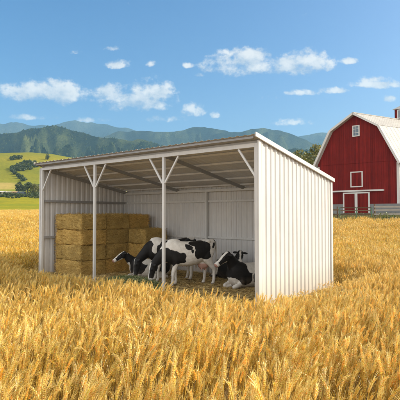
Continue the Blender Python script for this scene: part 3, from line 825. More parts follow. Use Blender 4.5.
BLACK = np.array([.014, .012, .011]); WHITE = np.array([.80, .765, .70]); PINK = np.array([.55, .30, .24]); HOOF = np.array([.13, .10, .07])
def make_cow(label, loc, heading, scale, lying, neck, poll, hdir, hside, black, white=(), dark_legs=False, blaze=.045, blaze_muzzle=True, seed=0, stand_lift=False, group_=None):
    S = []                                            # list of (V,F)
    if not lying:
        tr = [(-.80,1.36,1.04,.13),(-.74,1.395,.93,.20),(-.60,1.405,.84,.255),(-.42,1.385,.73,.285),(-.15,1.355,.62,.335),(.12,1.345,.585,.34),(.38,1.365,.60,.295),(.55,1.39,.63,.25),(.70,1.36,.70,.20),(.80,1.26,.79,.13)]
    else:
        tr = [(-.80,.60,.22,.15),(-.70,.70,.08,.28),(-.48,.735,.0,.40),(-.15,.73,-.02,.455),(.15,.75,-.02,.43),(.42,.80,.0,.35),(.58,.82,.05,.28),(.72,.77,.15,.20),(.80,.66,.30,.12)]
    ch = refine([((x, (a+b)/2, 0), w, (a-b)/2) for (x, a, b, w) in tr], 3)
    S.append(ring_mesh([((p[0], 0, p[1]), (0,1,0), (0,0,1), w, h) for (p, w, h) in ch], 24, 2.35))
    # spine ridge, hip bones
    if not lying:
        for sg in (-1, 1): S.append(ell((-.52, sg*.20, 1.335), (.10, .06, .055)))
        S.append(ell((.52, 0, 1.36), (.20, .08, .07)))
    poll = Vector(poll); hdir = Vector(hdir).normalized(); hs = Vector(hside); hs = (hs - hdir*hs.dot(hdir)).normalized(); hup = hdir.cross(hs)
    if hup.dot(Vector((0,0,1))) < 0 and abs(hdir.z) < .9: hs, hup = -hs, -hup
    # neck
    S.append(limb(refine(neck, 4), 16))
    # head stations along hdir from the poll
    hst = [(-.06,.07,.075,0),(0,.105,.11,0),(.10,.118,.128,-.012),(.20,.118,.122,-.014),(.30,.092,.10,-.012),(.40,.076,.082,-.008),(.49,.082,.075,-.006),(.545,.076,.062,-.006),(.57,.05,.04,-.006)]
    S.append(ring_mesh([(poll + hdir*d + hup*o, hs, hup, w, h) for (d, w, h, o) in hst], 18, 2.25))
    for sg in (-1, 1):
        S.append(ell(poll + hdir*.04 + hs*sg*.185 + hup*.03, (.10, .055, .026), ((hs*sg - hup*.18 - hdir*.10).normalized(), hdir, hup)))
        S.append(ell(poll + hdir*.185 + hs*sg*.105 + hup*.05, (.032, .026, .02), (hdir, hup, hs)))     # brow and eye
        S.append(ell(poll + hdir*.525 + hs*sg*.045 + hup*.035, (.03, .028, .025), (hdir, hup, hs)))    # nostril
    legs = []
    if not lying:
        for sg in (-1, 1):
            o = .05*sg if stand_lift else 0
            S.append(limb(refine([((.54, sg*.15, 1.02), .09, .17), ((.50, sg*.175, .78), .085, .125), ((.475+o, sg*.165, .60), .065, .078), ((.505+o*1.6, sg*.155, .41), .055, .058), ((.50+o*1.8, sg*.15, .27), .038, .042), ((.50+o*2, sg*.15, .13), .045, .048), ((.525+o*2, sg*.152, .06), .048, .055), ((.535+o*2, sg*.152, .004), .058, .07)], 3)))
            S.append(limb(refine([((-.56, sg*.15, 1.08), .11, .22), ((-.50, sg*.185, .86), .105, .19), ((-.55-o, sg*.18, .66), .07, .10), ((-.655-o*1.5, sg*.165, .50), .052, .068), ((-.645-o*1.8, sg*.16, .34), .040, .050), ((-.63-o*2, sg*.16, .14), .045, .050), ((-.605-o*2, sg*.16, .06), .048, .056), ((-.59-o*2, sg*.16, .004), .058, .07)], 3)))
        S.append(ell((-.44, 0, .63), (.19, .16, .155)))
        for a, b in ((-.36, .07), (-.36, -.07), (-.50, .06), (-.50, -.06)): S.append(limb([((a, b, .53), .02, .02), ((a, b, .43), .015, .015)], 8))
        S.append(limb(refine([((-.76, 0, 1.36), .05, .05), ((-.845, 0, 1.28), .034, .034), ((-.87, .015, .98), .026, .026), ((-.86, .02, .72), .024, .024), ((-.86, .02, .60), .045, .045), ((-.86, .02, .45), .034, .034), ((-.86, .02, .36), .012, .012)], 3), 8))
    else:
        for sg in (-1, 1):
            S.append(limb(refine([((.50, sg*.18, .48), .11, .18), ((.46, sg*.25, .26), .09, .12), ((.62, sg*.25, .13), .068, .075), ((.80, sg*.22, .085), .06, .062), ((.78, sg*.20, .05), .05, .05), ((.58, sg*.15, .05), .043, .045), ((.47, sg*.13, .05), .05, .05)], 3)))
            S.append(limb(refine([((-.52, sg*.26, .46), .12, .24), ((-.32, sg*.42, .30), .09, .17), ((-.22, sg*.48, .17), .075, .12), ((-.45, sg*.50, .09), .06, .07), ((-.58, sg*.50, .07), .05, .06), ((-.36, sg*.55, .05), .042, .045), ((-.16, sg*.56, .05), .048, .05)], 3)))
        S.append(limb(refine([((-.78, 0, .58), .045, .045), ((-.88, .06, .40), .03, .03), ((-.86, .16, .14), .028, .028), ((-.74, .30, .05), .04, .03), ((-.62, .38, .04), .02, .02)], 3), 8))
    V = []; F = []
    for (v, f) in S:
        k = len(V); V += v; F += [tuple(i+k for i in q) for q in f]
    me = bpy.data.meshes.new('cow_raw'); me.from_pydata(V, [], F); me.update()
    bm = bmesh.new(); bm.from_mesh(me); bmesh.ops.recalc_face_normals(bm, faces=bm.faces); bm.to_mesh(me); bm.free()
    tmp = bpy.data.objects.new('cow_raw', me); COL.objects.link(tmp)
    rm = tmp.modifiers.new('r', 'REMESH'); rm.mode = 'VOXEL'; rm.voxel_size = .0125
    smo = tmp.modifiers.new('s', 'SMOOTH'); smo.factor = .5; smo.iterations = 7
    dg = bpy.context.evaluated_depsgraph_get(); ev = tmp.evaluated_get(dg)
    body = bpy.data.meshes.new_from_object(ev); body.name = 'cow'
    bpy.data.objects.remove(tmp)
    n = len(body.vertices); co = np.zeros(n*3, np.float32); body.vertices.foreach_get('co', co); co = co.reshape(-1, 3)
    # gentle muscle relief + the hide's pattern
    col = np.repeat(WHITE[None], n, 0)
    for i in range(n):
        p = Vector(co[i]); w = Vector((noise.noise(p*3.1+Vector((seed*9.1, 0, 0))), noise.noise(p*3.1+Vector((0, seed*5.3, 7))), noise.noise(p*3.1+Vector((3, 0, seed*4.7)))))*.085
        w += Vector((noise.noise(p*14), noise.noise(p*14+Vector((5, 0, 0))), noise.noise(p*14+Vector((0, 5, 0)))))*.016
        q = p + w; c = WHITE
        for (bx, by, bz, rx, ry, rz) in black:
            if ((q.x-bx)/rx)**2 + ((q.y-by)/ry)**2 + ((q.z-bz)/rz)**2 < 1: c = BLACK; break
        for (bx, by, bz, rx, ry, rz) in white:
            if ((q.x-bx)/rx)**2 + ((q.y-by)/ry)**2 + ((q.z-bz)/rz)**2 < 1: c = WHITE; break
        r = p - poll; d = r.dot(hdir); l = r.dot(hs); u = r.dot(hup)
        if -.12 < d < .62 and abs(u) < .17 and abs(l) < .31 and d > -.05 - abs(l)*.3:
            c = BLACK
            if u > -.02 and abs(l + noise.noise(p*9)*.02) < blaze*(1.15 if d < .22 else .95) and d > -.01: c = WHITE
            if blaze_muzzle and d > .44 + noise.noise(p*8)*.03: c = WHITE
            if d > .535: c = PINK*.75
            if u < -.07 and d > .2 and blaze > .04: c = WHITE*.85
            if abs(d-.185) < .022 and abs(l) > .112 and abs(u-.05) < .02: c = BLACK*.5
        if not lying:
            if p.z < .045 and abs(p.y) > .05: c = HOOF
            if ((p.x+.44)/.215)**2 + (p.y/.19)**2 + ((p.z-.57)/.17)**2 < 1 and p.z < .66 and abs(p.y) < .17: c = PINK*.9 + WHITE*.1
        col[i] = c
    # sway of the outline: small, natural unevenness
    nz = np.array([noise.noise(Vector(v)*5.0) + .5*noise.noise(Vector(v)*11) for v in co])*.0075
    nr = np.zeros(n*3, np.float32); body.vertices.foreach_get('normal', nr); co = co + nr.reshape(-1, 3)*nz[:, None]
    body.vertices.foreach_set('co', co.astype(np.float32).ravel())
    a = body.color_attributes.new('col', 'FLOAT_COLOR', 'POINT'); c4 = np.ones((n, 4), np.float32); c4[:, :3] = col; a.data.foreach_set('color', c4.ravel())
    body.polygons.foreach_set('use_smooth', [True]*len(body.polygons)); body.update()
    o = link_mesh('cow', body, m_cow)
    o.location = loc; o.rotation_euler = (0, 0, math.atan2(heading[1], heading[0])); o.scale = (scale,)*3
    tag(o, label, 'cow', 'black and white cows in the shelter')
    return o
graze_neck = [((.50,0,1.10), .19, .30), ((.70,0,1.06), .155, .25), ((.88,0,.93), .12, .185), ((1.04,0,.78), .10, .15), ((1.13,0,.68), .09, .12)]
# standing cow in front: white with black saddle and black neck
make_cow('standing white cow with black saddle and neck, head lowered to the green feed', (-.30, 13.48, .012), (-.94, -.34), .955, False,
    graze_neck, (1.13, 0, .70), (.26, 0, -.96), (0, 1, 0),
    [(.78, .05, .90, .50, .5, .27), (.40, .20, .86, .22, .4, .17), (.28, .2, .76, .11, .4, .09),
     (-.22, .30, 1.22, .20, .5, .26), (-.38, .30, 1.05, .21, .5, .30), (-.20, .30, .96, .17, .4, .17), (-.02, .35, 1.32, .12, .3, .10), (-.52, .25, .92, .07, .3, .10),
     (.14, .35, 1.17, .105, .3, .11), (.06, .38, 1.04, .05, .2, .05), (-.69, .22, 1.20, .055, .2, .10), (-.80, .0, 1.24, .06, .2, .16)],
    [(.52, 0, .25, .2, .4, .38)], seed=3, stand_lift=True)
make_cow('mostly black cow standing behind the white saddled cow, white star on its lowered head', (-.90, 14.42, .012), (-.93, -.37), .955, False,
    graze_neck, (1.12, 0, .74), (.22, .10, -.97), (0, 1, 0),
    [(.9, 0, .9, .48, .6, .48), (.35, .25, .95, .38, .5, .38), (-.25, .2, 1.1, .5, .6, .40), (-.70, .1, 1.15, .2, .4, .22)],
    [(.56, .05, 1.33, .17, .4, .16), (.62, .12, 1.12, .07, .3, .22), (.1, 0, .5, .5, .5, .14), (-.6, 0, .35, .3, .4, .4), (.5, 0, .3, .25, .4, .32)], seed=8, blaze=.022, blaze_muzzle=False)
make_cow('lying black heifer with broad white blaze, head up before the straw bales', (-1.66, 15.18, .0), (-.93, -.36), .84, True,
    [((.50,0,.50), .19, .27), ((.72,0,.66), .14, .20), ((.88,0,.82), .105, .15), ((.97,0,.93), .09, .115)], (1.0, 0, .97), (.86, .16, -.50), (0, 1, 0),
    [(.55, 0, .6, .5, .6, .48), (-.45, .1, .55, .4, .6, .4)],
    [(.18, .1, .72, .22, .5, .26), (.72, 0, .05, .35, .5, .16), (.84, .02, .42, .10, .12, .26)], seed=13, blaze=.05)
c4p = Vector((1.45, 13.36, 0))
make_cow('lying cow with broad white blaze and white folded forelegs, nearest the white side wall', (1.42, 13.30, 0), (-.80, -.60), .93, True,
    [((.50,0,.55), .20, .28), ((.66,0,.74), .155, .21), ((.78,.02,.90), .12, .16), ((.84,.03,1.0), .10, .125)], (.86, .03, 1.04), (.80, -.10, -.56), (.1, 1, 0),
    [(.62, 0, .72, .36, .6, .48), (.42, .3, .42, .25, .4, .28), (-.72, .2, .5, .15, .6, .4), (-.05, .4, .30, .22, .3, .20)],
    [(.12, .2, .66, .22, .5, .24), (.72, 0, .06, .40, .6, .16)], seed=21, blaze=.062)
make_cow('black cow lying at the back wall, its face turned towards the viewer above the others', (.93, 14.90, 0), (.42, -.91), .84, True,
    [((.50,0,.55), .19, .27), ((.66,0,.72), .15, .21), ((.80,0,.92), .115, .155), ((.88,0,1.02), .10, .12)], (.90, 0, 1.07), (.62, -.35, -.55), (.35, 1, 0),
    [(0, 0, .5, 1.2, .8, .8)], [(-.30, -.4, .3, .26, .3, .2), (.8, 0, .05, .3, .5, .14), (-.75, 0, .3, .12, .4, .2)], seed=31, blaze=.035)

# ----------------------------------------------------------------------------- barn
def board_mat(name, base, d, width=.24, var=.22, rough=.75):
    m, nt, out = new_mat(name); co = objco(nt)
    dt = nd(nt, 'ShaderNodeVectorMath', operation='DOT_PRODUCT'); nt.links.new(co, dt.inputs[0]); dt.inputs[1].default_value = tuple(d)
    x = math_n(nt, 'DIVIDE', dt.outputs['Value'], width); fl = math_n(nt, 'FLOOR', x); fr = math_n(nt, 'FRACT', x)
    wn = nd(nt, 'ShaderNodeTexWhiteNoise', noise_dimensions='1D'); nt.links.new(fl, wn.inputs['W'])
    c = mixc(nt, wn.outputs['Value'], tuple(b*(1-var) for b in base), tuple(b*(1+var) for b in base))
    st = noise_n(nt, mapping(nt, co, (5, 5, .35)), 2.2, 6, .65); bl = noise_n(nt, co, .55, 5, .6)
    c = mixc(nt, 1, c, ramp(nt, st, [(.3, (.72, .74, .76)), (.7, (1.15, 1.1, 1.1))]), 'MULTIPLY')
    c = mixc(nt, 1, c, ramp(nt, bl, [(.3, (.82,)*3), (.7, (1.12,)*3)]), 'MULTIPLY')
    gr = math_n(nt, 'GREATER_THAN', math_n(nt, 'ABSOLUTE', math_n(nt, 'SUBTRACT', fr, .5)), .46)
    c = mixc(nt, math_n(nt, 'MULTIPLY', gr, .55), c, tuple(b*.25 for b in base))
    h = math_n(nt, 'SUBTRACT', 1.0, gr)
    bsdf(nt, out, c, rough, 0, .14, h, .6, .02)
    return m
RED = (.185, .014, .010)
m_bred = board_mat('red_barn_boards', RED, FD); m_bredside = board_mat('red_side_boards', RED, RD)
m_bwhite = simple('white_barn_paint', (.66, .65, .62), .6, 0, .1, 2.0)
m_stone = simple('grey_foundation_block', (.23, .235, .23), .9, 0, .25, 2.5, .2, .5)
m_glass, gnt, gout = new_mat('window_glass'); gp = bsdf(gnt, gout, (.10, .14, .17), .06, 0, .9)
def barn_roof_mat():
    m, nt, out = new_mat('weathered_barn_roof'); co = objco(nt)
    f = noise_n(nt, co, .7, 6, .65); f2 = noise_n(nt, mapping(nt, co, (1, 1, .4)), 5, 5, .7)
    c = ramp(nt, f, [(.3, (.37, .35, .32)), (.7, (.47, .45, .41))])
    c = mixc(nt, 1, c, ramp(nt, f2, [(.3, (.8,)*3), (.7, (1.15,)*3)]), 'MULTIPLY')
    bsdf(nt, out, c, .6, 0, .35, f2, .2, .02); return m
m_broof = barn_roof_mat()
BW_, BL = 9.55, 17.0
BZ = g1(21, 53)
barn = empty('barn', (BC.x, BC.y, BZ))
tag(barn, 'tall red gambrel roofed barn with white trim and sliding doors', 'barn')
def bp(a, b, z): return FD*a + RD*b + Vector((0, 0, z - BZ))     # local to the barn's base
def bbox(mb, a0, a1, b0, b1, z0, z1): mb.hexa([bp(a0,b0,z0), bp(a1,b0,z0), bp(a1,b1,z0), bp(a0,b1,z0), bp(a0,b0,z1), bp(a1,b0,z1), bp(a1,b1,z1), bp(a0,b1,z1)])
EZ, KZ, AZ = 8.15, 12.0, 13.75; KA = 1.95; FZ = 3.25
gam = [(0, FZ), (BW_, FZ), (BW_, EZ), (BW_-KA, KZ), (BW_/2, AZ), (KA, KZ), (0, EZ)]
def bpart(mb, name, mat, bevel=0.0, parent=barn): return mb.build(name, mat, parent, bevel)
m = MB(); m.prism(gam, lambda p: bp(p[0], 0, p[1]), lambda p: bp(p[0], .2, p[1])); bpart(m, 'front_wall', m_bred)
m = MB(); m.prism(gam, lambda p: bp(p[0], BL-.2, p[1]), lambda p: bp(p[0], BL, p[1])); bpart(m, 'back_wall', m_bred)
for a in (0, BW_-.2):
    m = MB(); bbox(m, a, a+.2, .2, BL-.2, FZ, EZ-.05); bpart(m, 'side_wall', m_bredside)
m = MB(); bbox(m, -.06, BW_+.06, -.06, BL+.06, BZ-.8, FZ); bpart(m, 'foundation', m_stone)
# horizontal board joint on the front
m = MB(); bbox(m, .15, BW_-.15, -.035, -.002, 8.02, 8.12); bpart(m, 'belt_board', m_bred)
# roof slopes
def slope(p, q, name, ribs=True):
    (a0, z0), (a1, z1) = p, q; th = .14
    dx, dz = a1-a0, z1-z0; L = math.hypot(dx, dz); nx, nz = -dz/L, dx/L
    if nz < 0: nx, nz = -nx, -nz
    m = MB(); b0, b1 = -.45, BL+.45
    m.hexa([bp(a0,b0,z0), bp(a1,b0,z1), bp(a1,b1,z1), bp(a0,b1,z0), bp(a0+nx*th,b0,z0+nz*th), bp(a1+nx*th,b0,z1+nz*th), bp(a1+nx*th,b1,z1+nz*th), bp(a0+nx*th,b1,z0+nz*th)])
    k = b0 + .5
    while k < b1:                                     # standing seams
        t2 = th+.012
        m.hexa([bp(a0+nx*th*.9,k,z0+nz*th*.9), bp(a1+nx*th*.9,k,z1+nz*th*.9), bp(a1+nx*th*.9,k+.05,z1+nz*th*.9), bp(a0+nx*th*.9,k+.05,z0+nz*th*.9), bp(a0+nx*t2,k,z0+nz*t2), bp(a1+nx*t2,k,z1+nz*t2), bp(a1+nx*t2,k+.05,z1+nz*t2), bp(a0+nx*t2,k+.05,z0+nz*t2)])
        k += .62
    r_ = bpart(m, name, m_broof)
    m = MB(); b0, b1 = -.53, -.452; e = .05           # white barge board under the roof edge
    m.hexa([bp(a0-nx*.05,b0,z0-nz*.05), bp(a1-nx*.05,b0,z1-nz*.05), bp(a1-nx*.05,b1,z1-nz*.05), bp(a0-nx*.05,b1,z0-nz*.05), bp(a0+nx*(th+e),b0,z0+nz*(th+e)), bp(a1+nx*(th+e),b0,z1+nz*(th+e)), bp(a1+nx*(th+e),b1,z1+nz*(th+e)), bp(a0+nx*(th+e),b1,z0+nz*(th+e))])
    m.build('barge_board', m_bwhite, r_)
ex = .28; kr = (EZ-KZ)/(0-KA)
slope((-ex, EZ-ex*kr), (KA, KZ), 'roof'); slope((KA, KZ), (BW_/2, AZ), 'roof')
slope((BW_+ex, EZ-ex*kr), (BW_-KA, KZ), 'roof'); slope((BW_-KA, KZ), (BW_/2, AZ), 'roof')
m = MB(); m.bar(bp(BW_/2, -.5, AZ+.15), bp(BW_/2, BL+.5, AZ+.15), .3, .1); bpart(m, 'ridge_cap', m_broof)
# corner boards
m = MB(); bbox(m, -.04, .24, -.05, -.003, FZ, EZ-.3); bbox(m, -.05, -.003, -.05, .22, FZ, EZ-.3); bpart(m, 'corner_board', m_bwhite)
m = MB(); bbox(m, BW_-.22, BW_+.04, -.05, -.003, FZ, EZ-.3); bbox(m, BW_+.003, BW_+.05, -.05, .22, FZ, EZ-.3); bpart(m, 'corner_board', m_bwhite)
def framed(name, a0, a1, z0, z1, w, fillmat, dep=.06, mull=None, frame_name='frame', fill_name='panel', y0=-.002):
    f = MB(); bbox(f, a0, a0+w, y0-dep, y0, z0, z1); bbox(f, a1-w, a1, y0-dep, y0, z0, z1); bbox(f, a0+w, a1-w, y0-dep, y0, z1-w, z1); bbox(f, a0+w, a1-w, y0-dep, y0, z0, z0+w)
    if mull:
        na, nz_ = mull
        for i in range(1, na): x = a0+(a1-a0)*i/na; bbox(f, x-.022, x+.022, y0-dep+.012, y0-.012, z0+w, z1-w)
        for i in range(1, nz_): z = z0+(z1-z0)*i/nz_; bbox(f, a0+w, a1-w, y0-dep+.016, y0-.016, z-.022, z+.022)
    p = MB(); bbox(p, a0+w, a1-w, y0-dep*.45, y0-.004, z0+w, z1-w)
    r_ = p.build(name, fillmat, barn); f.build(frame_name, m_bwhite, r_)
    return r_
AM = BW_/2 - .05
framed('window', AM-.42, AM+.42, 11.15, 12.45, .11, m_glass, .08, (2, 3))
framed('loft_door', AM-.72, AM+.72, 5.22, 7.05, .12, m_bred)
DZ1 = 4.62
def sliding(a0, a1):
    f = MB(); w = .15; y0 = -.10; dep = .07; z0 = BZ+.45
    bbox(f, a0, a0+w, y0-dep, y0, z0, DZ1); bbox(f, a1-w, a1, y0-dep, y0, z0, DZ1); bbox(f, a0+w, a1-w, y0-dep, y0, DZ1-w, DZ1)
    p = MB(); bbox(p, a0+w, a1-w, y0-dep*.5, y0-.004, z0, DZ1-w)
    r_ = p.build('sliding_door', m_bred, barn); f.build('frame', m_bwhite, r_)
sliding(AM-1.56, AM-.006); sliding(AM+.006, AM+1.56)
m = MB(); bbox(m, AM-3.1, AM+3.05, -.22, -.005, 4.70, 4.88); bpart(m, 'door_track', m_bwhite)
# cupola: its own thing standing on the ridge
cb = 8.8; cu = empty('cupola', tuple(barn.location + bp(BW_/2, cb, AZ)))
tag(cu, 'small red cupola with grey cap on the barn ridge at the picture edge', 'cupola')
def cp_(a, b, z): return FD*a + RD*b + Vector((0, 0, z))
def cbox(mb, a0, a1, b0, b1, z0, z1): mb.hexa([cp_(a0,b0,z0), cp_(a1,b0,z0), cp_(a1,b1,z0), cp_(a0,b1,z0), cp_(a0,b0,z1), cp_(a1,b0,z1), cp_(a1,b1,z1), cp_(a0,b1,z1)])
h = .78
m = MB(); cbox(m, -h, h, -h, h, -.5, 1.6); m.build('cupola_wall', m_bred, cu)
m = MB()
k = len(m.v); m.v += [tuple(cp_(*p)) for p in ((-h-.18,-h-.18,1.55), (h+.18,-h-.18,1.55), (h+.18,h+.18,1.55), (-h-.18,h+.18,1.55), (0,0,2.35))]
m.f += [(k+3,k+2,k+1,k), (k,k+1,k+4), (k+1,k+2,k+4), (k+2,k+3,k+4), (k+3,k,k+4)]
m.build('cupola_roof', m_broof, cu)
def cup_win(place):
    f = MB(); g = MB()
    place(f, g); p = g.build('window', m_glass, cu); f.build('frame', m_bwhite, p)
def cw1(f, g):
    cbox(f, -.45, -.33, -h-.05, -h-.002, .35, 1.5); cbox(f, .33, .45, -h-.05, -h-.002, .35, 1.5); cbox(f, -.33, .33, -h-.05, -h-.002, 1.38, 1.5); cbox(f, -.33, .33, -h-.05, -h-.002, .35, .47); cbox(g, -.33, .33, -h-.03, -h-.004, .47, 1.38)
def cw2(f, g):
    cbox(f, -h-.05, -h-.002, -.45, -.33, .35, 1.5); cbox(f, -h-.05, -h-.002, .33, .45, .35, 1.5); cbox(f, -h-.05, -h-.002, -.33, .33, 1.38, 1.5); cbox(f, -h-.05, -h-.002, -.33, .33, .35, .47); cbox(g, -h-.03, -h-.004, -.33, .33, .47, 1.38)
cup_win(cw1); cup_win(cw2)

# ----------------------------------------------------------------------------- fence in front of the barn
m_wood = board_mat('weathered_fence_wood', (.15, .105, .065), (0, 0, 1), .5, .2, .85)
m_wood2 = simple('bleached_fence_rail', (.36, .33, .28), .85, 0, .2, 3.0)
m_green = simple('green_gate_paint', (.10, .22, .12), .5, 0, .15, 4.0)
FY = 45.6
def fx(u): return (u-200)/FPX*FY
fn = empty('rail_fence', (fx(337), FY, g1(fx(337), FY)))
tag(fn, 'weathered wooden rail fence with thick posts in front of the red barn', 'fence')
o0 = Vector(fn.location)
def fz(x): return g1(x, FY)
for u, hh, w in ((337.3, 1.62, .14), (374.6, 1.82, .17), (411, 1.7, .15), (449, 1.7, .15), (300, 1.6, .14)):
    x = fx(u); m = MB(); r_ = w/2
    m.tube([(x-o0.x, 0, fz(x)-.4-o0.z), (x-o0.x+.01, 0, fz(x)+hh*.5-o0.z), (x-o0.x, .01, fz(x)+hh-o0.z)], [r_*1.05, r_, r_*.95], 10); m.build('post', m_wood, fn)
for (ua, ub, hs, mt) in ((300, 337.3, (.42, .85, 1.28), m_wood), (374.6, 411, (.40, .82, 1.22, 1.55), m_wood2), (411, 449, (.40, .82, 1.22, 1.55), m_wood2)):
    for hh in hs:
        xa, xb = fx(ua), fx(ub); m = MB(); j = random.uniform(-.04, .04)
        m.bar((xa-o0.x-.1, -.10, fz(xa)+hh-o0.z), (xb-o0.x+.1, -.10, fz(xb)+hh+j-o0.z), .045, .14, (0, 0, 1)); m.build('rail', mt, fn)
gt = empty('farm_gate', (fx(356), FY, fz(fx(356))))
tag(gt, 'long bar gate with green uprights between the two fence posts', 'gate')
o1 = Vector(gt.location)
for u in (339.8, 356.4, 371.5):
    x = fx(u); m = MB(); m.bar((x-o1.x, 0, .15), (x-o1.x, 0, 1.52), .10 if u != 356.4 else .13, .06); m.build('upright', m_green, gt)
for hh in (.38, .80, 1.20, 1.48):
    m = MB(); m.bar((fx(339.8)-o1.x+.05, -.035, hh), (fx(371.5)-o1.x-.05, -.035, hh), .04, .085); m.build('bar', m_wood, gt)

# ----------------------------------------------------------------------------- trees, shrubs, weeds
m_leaf = attr_mat('leaves', .7, .3, .25, .14, 0, 0, .012)
m_bark = simple('bark', (.11, .085, .06), .9, 0, .3, 5.0, .1, .6)
def crown_mesh(seed, nleaf, blobs, leaf, cols, jit=.25):
    """leaf-sized faces spread through an uneven volume of blobs (centre, radius)"""
    r_ = np.random.default_rng(seed); vols = np.array([b[1][0]*b[1][1]*b[1][2] for b in blobs]); pr = vols**.8; pr = pr/pr.sum()
    bi = r_.choice(len(blobs), nleaf, p=pr)
    d = r_.normal(size=(nleaf, 3)); d /= np.linalg.norm(d, axis=1)[:, None]
    rr = r_.uniform(.35, 1.0, nleaf)**.45*(1 + r_.normal(size=nleaf)*.06)
    c = np.array([b[0] for b in blobs])[bi] + d*rr[:, None]*np.array([b[1] for b in blobs])[bi]
    # gaps: drop leaves where a noise field is low
    keep = np.array([noise.noise(Vector(p)*(1.1/leaf*.35) + Vector((seed, 0, 0))) > -.22 for p in c]); c = c[keep]; d = d[keep]; n = len(c)
    nrm = d + r_.normal(size=(n, 3))*.9; nrm /= np.linalg.norm(nrm, axis=1)[:, None]
    t = np.cross(nrm, r_.normal(size=(n, 3))); t /= np.linalg.norm(t, axis=1)[:, None]; b = np.cross(nrm, t)
    s = leaf*r_.uniform(.6, 1.3, n)[:, None]
    fold = nrm*s*.18
    V = np.stack([c - t*s, c + b*s*.55 + fold, c + t*s, c - b*s*.55 + fold], 1).reshape(-1, 3)
    F = np.arange(4*n).reshape(n, 4)
    cl = np.array(cols)[r_.integers(0, len(cols), n)]*r_.uniform(.75, 1.25, n)[:, None]
    return np_mesh('crown', V, F, 4, np.repeat(cl, 4, 0))
def tree_blobs(seed, H, Wd, n, low=.25):
    r_ = random.Random(seed); bl = [((0, 0, H*.62), (Wd*.36, Wd*.36, H*.27))]
    for i in range(n):
        a = r_.uniform(0, 6.28); z = H*r_.uniform(low+.08, .90); f = math.sin(math.pi*clamp((z/H-low+.12)/(1.12-low)))
        q = Wd*.36*f*r_.uniform(.5, 1.15); s = Wd*r_.uniform(.11, .20)
        bl.append(((q*math.cos(a), q*math.sin(a), z), (s, s, s*r_.uniform(.7, 1.05))))
    return bl
def trunk_mb(seed, H, Wd, r0):
    r_ = random.Random(seed+77); m = MB()
    m.tube([(0,0,-.4), (r_.uniform(-.1,.1)*Wd*.2, 0, H*.3), (r_.uniform(-.1,.1)*Wd*.4, r_.uniform(-.1,.1)*Wd*.3, H*.6), (0, 0, H*.86)], [r0*1.2, r0*.8, r0*.45, r0*.12], 8)
    for i in range(6):
        a = r_.uniform(0, 6.28); z = H*r_.uniform(.26, .6); L = Wd*r_.uniform(.25, .4)
        m.tube([(0, 0, z), (L*.5*math.cos(a), L*.5*math.sin(a), z+L*.35), (L*math.cos(a), L*math.sin(a), z+L*.9)], [r0*.4, r0*.25, r0*.06], 6)
    return m
G_MID = [(.055,.085,.022), (.075,.105,.028), (.045,.068,.018), (.095,.115,.03)]
G_DARK = [(.045,.068,.018), (.062,.085,.022), (.08,.098,.026), (.036,.052,.016)]
G_WARM = [(.19,.185,.03), (.23,.20,.035), (.13,.14,.028), (.09,.11,.02)]
def tree(u, v_base, y, H, Wd, cols, seed, label, group, leaf=.22, n=2600, low=.2, name='tree'):
    x = (u-200)/FPX*y; z = g1(x, y)
    t = empty(name, (x, y, z)); tag(t, label, 'tree', group)
    trunk_mb(seed, H, Wd, Wd*.045).build('trunk', m_bark, t)
    link_mesh('crown', crown_mesh(seed, n, tree_blobs(seed, H, Wd, 22, low), leaf, cols), m_leaf, t)
# behind the shelter, beside the barn
for i, (u, y, vt, Wd, cols, lab) in enumerate((
        (299, 112, 146, 8.5, G_WARM, 'leafy tree with rounded crown, farthest from the barn above the shelter roof edge'),
        (308.5, 118, 149, 7.5, G_WARM, 'lower yellowish green tree between two taller ones beside the barn'),
        (314.5, 108, 140, 9.5, G_WARM, 'tallest leafy green tree close against the red barn'),
        (327, 116, 156, 9.0, G_DARK, 'dark tree mostly hidden behind the barn'))):
    x = (u-200)/FPX*y; H = (VH-vt)*y/FPX + CAM_H - g1(x, y)
    if u < 320: tree(u, 0, y, H, Wd, cols, 300+i, lab, 'trees beside the barn', .30, 4200, .12)
# by the farm sheds on the left
for i, (u, y, vt, Wd, cols, lab) in enumerate((
        (18.3, 268, 181.5, 5.6, G_DARK, 'slim dark tree standing just left of the round crowned farm trees'),
        (27.5, 258, 182.0, 7.2, G_MID, 'broad round tree in the middle of the farm tree row'),
        (35.0, 254, 182.8, 7.0, G_WARM, 'yellowish round tree at the right end of the farm tree row by the shelter post'),
        (40.5, 262, 184, 6.0, G_MID, 'tree half hidden by the left shelter post'),
        (22.5, 275, 185.5, 5.0, G_DARK, 'low dark tree filling the gap between slim and broad farm trees'))):
    x = (u-200)/FPX*y; H = (VH-vt)*y/FPX + CAM_H - g1(x, y)
    tree(u, 0, y, H, Wd, cols, 340+i, lab, 'trees by the farm sheds', .30, 2400, .04)
# lone tree on the hill crest
x, y = (47-200)/FPX*470, 470.
tree(47, 0, y, 6.2, 5.5, G_DARK, 361, 'lone dark tree on the hillside just above the shelter roof corner', None, .42, 700, .05)

def shrub_mesh(seed, cols, n=260, leaf=.30):
    r_ = random.Random(seed)
    bl = [((r_.uniform(-.7,.7), r_.uniform(-.7,.7), r_.uniform(.4,1.1)), (r_.uniform(.5,.8),)*3) for _ in range(6)]
    me = crown_mesh(seed, n, bl, leaf, cols); me.name = 'shrub'; me.materials.append(m_leaf); return me
SHM = [shrub_mesh(400+k, G_DARK if k % 2 else G_MID) for k in range(4)]
HDM = [shrub_mesh(420+k, G_MID, 420, .22) for k in range(3)]
def shrub(p, s, meshes, label, group, name='shrub', i=0, cat='shrub'):
    o = bpy.data.objects.new(name, meshes[i % len(meshes)]); COL.objects.link(o)
    o.location = p; o.scale = (s*random.uniform(.9, 1.3), s*random.uniform(.9, 1.3), s*random.uniform(.75, 1.05)); o.rotation_euler = (0, 0, random.uniform(0, 6.28))
    tag(o, label, cat, group)
r_ = random.Random(12); k = 0
spots = []
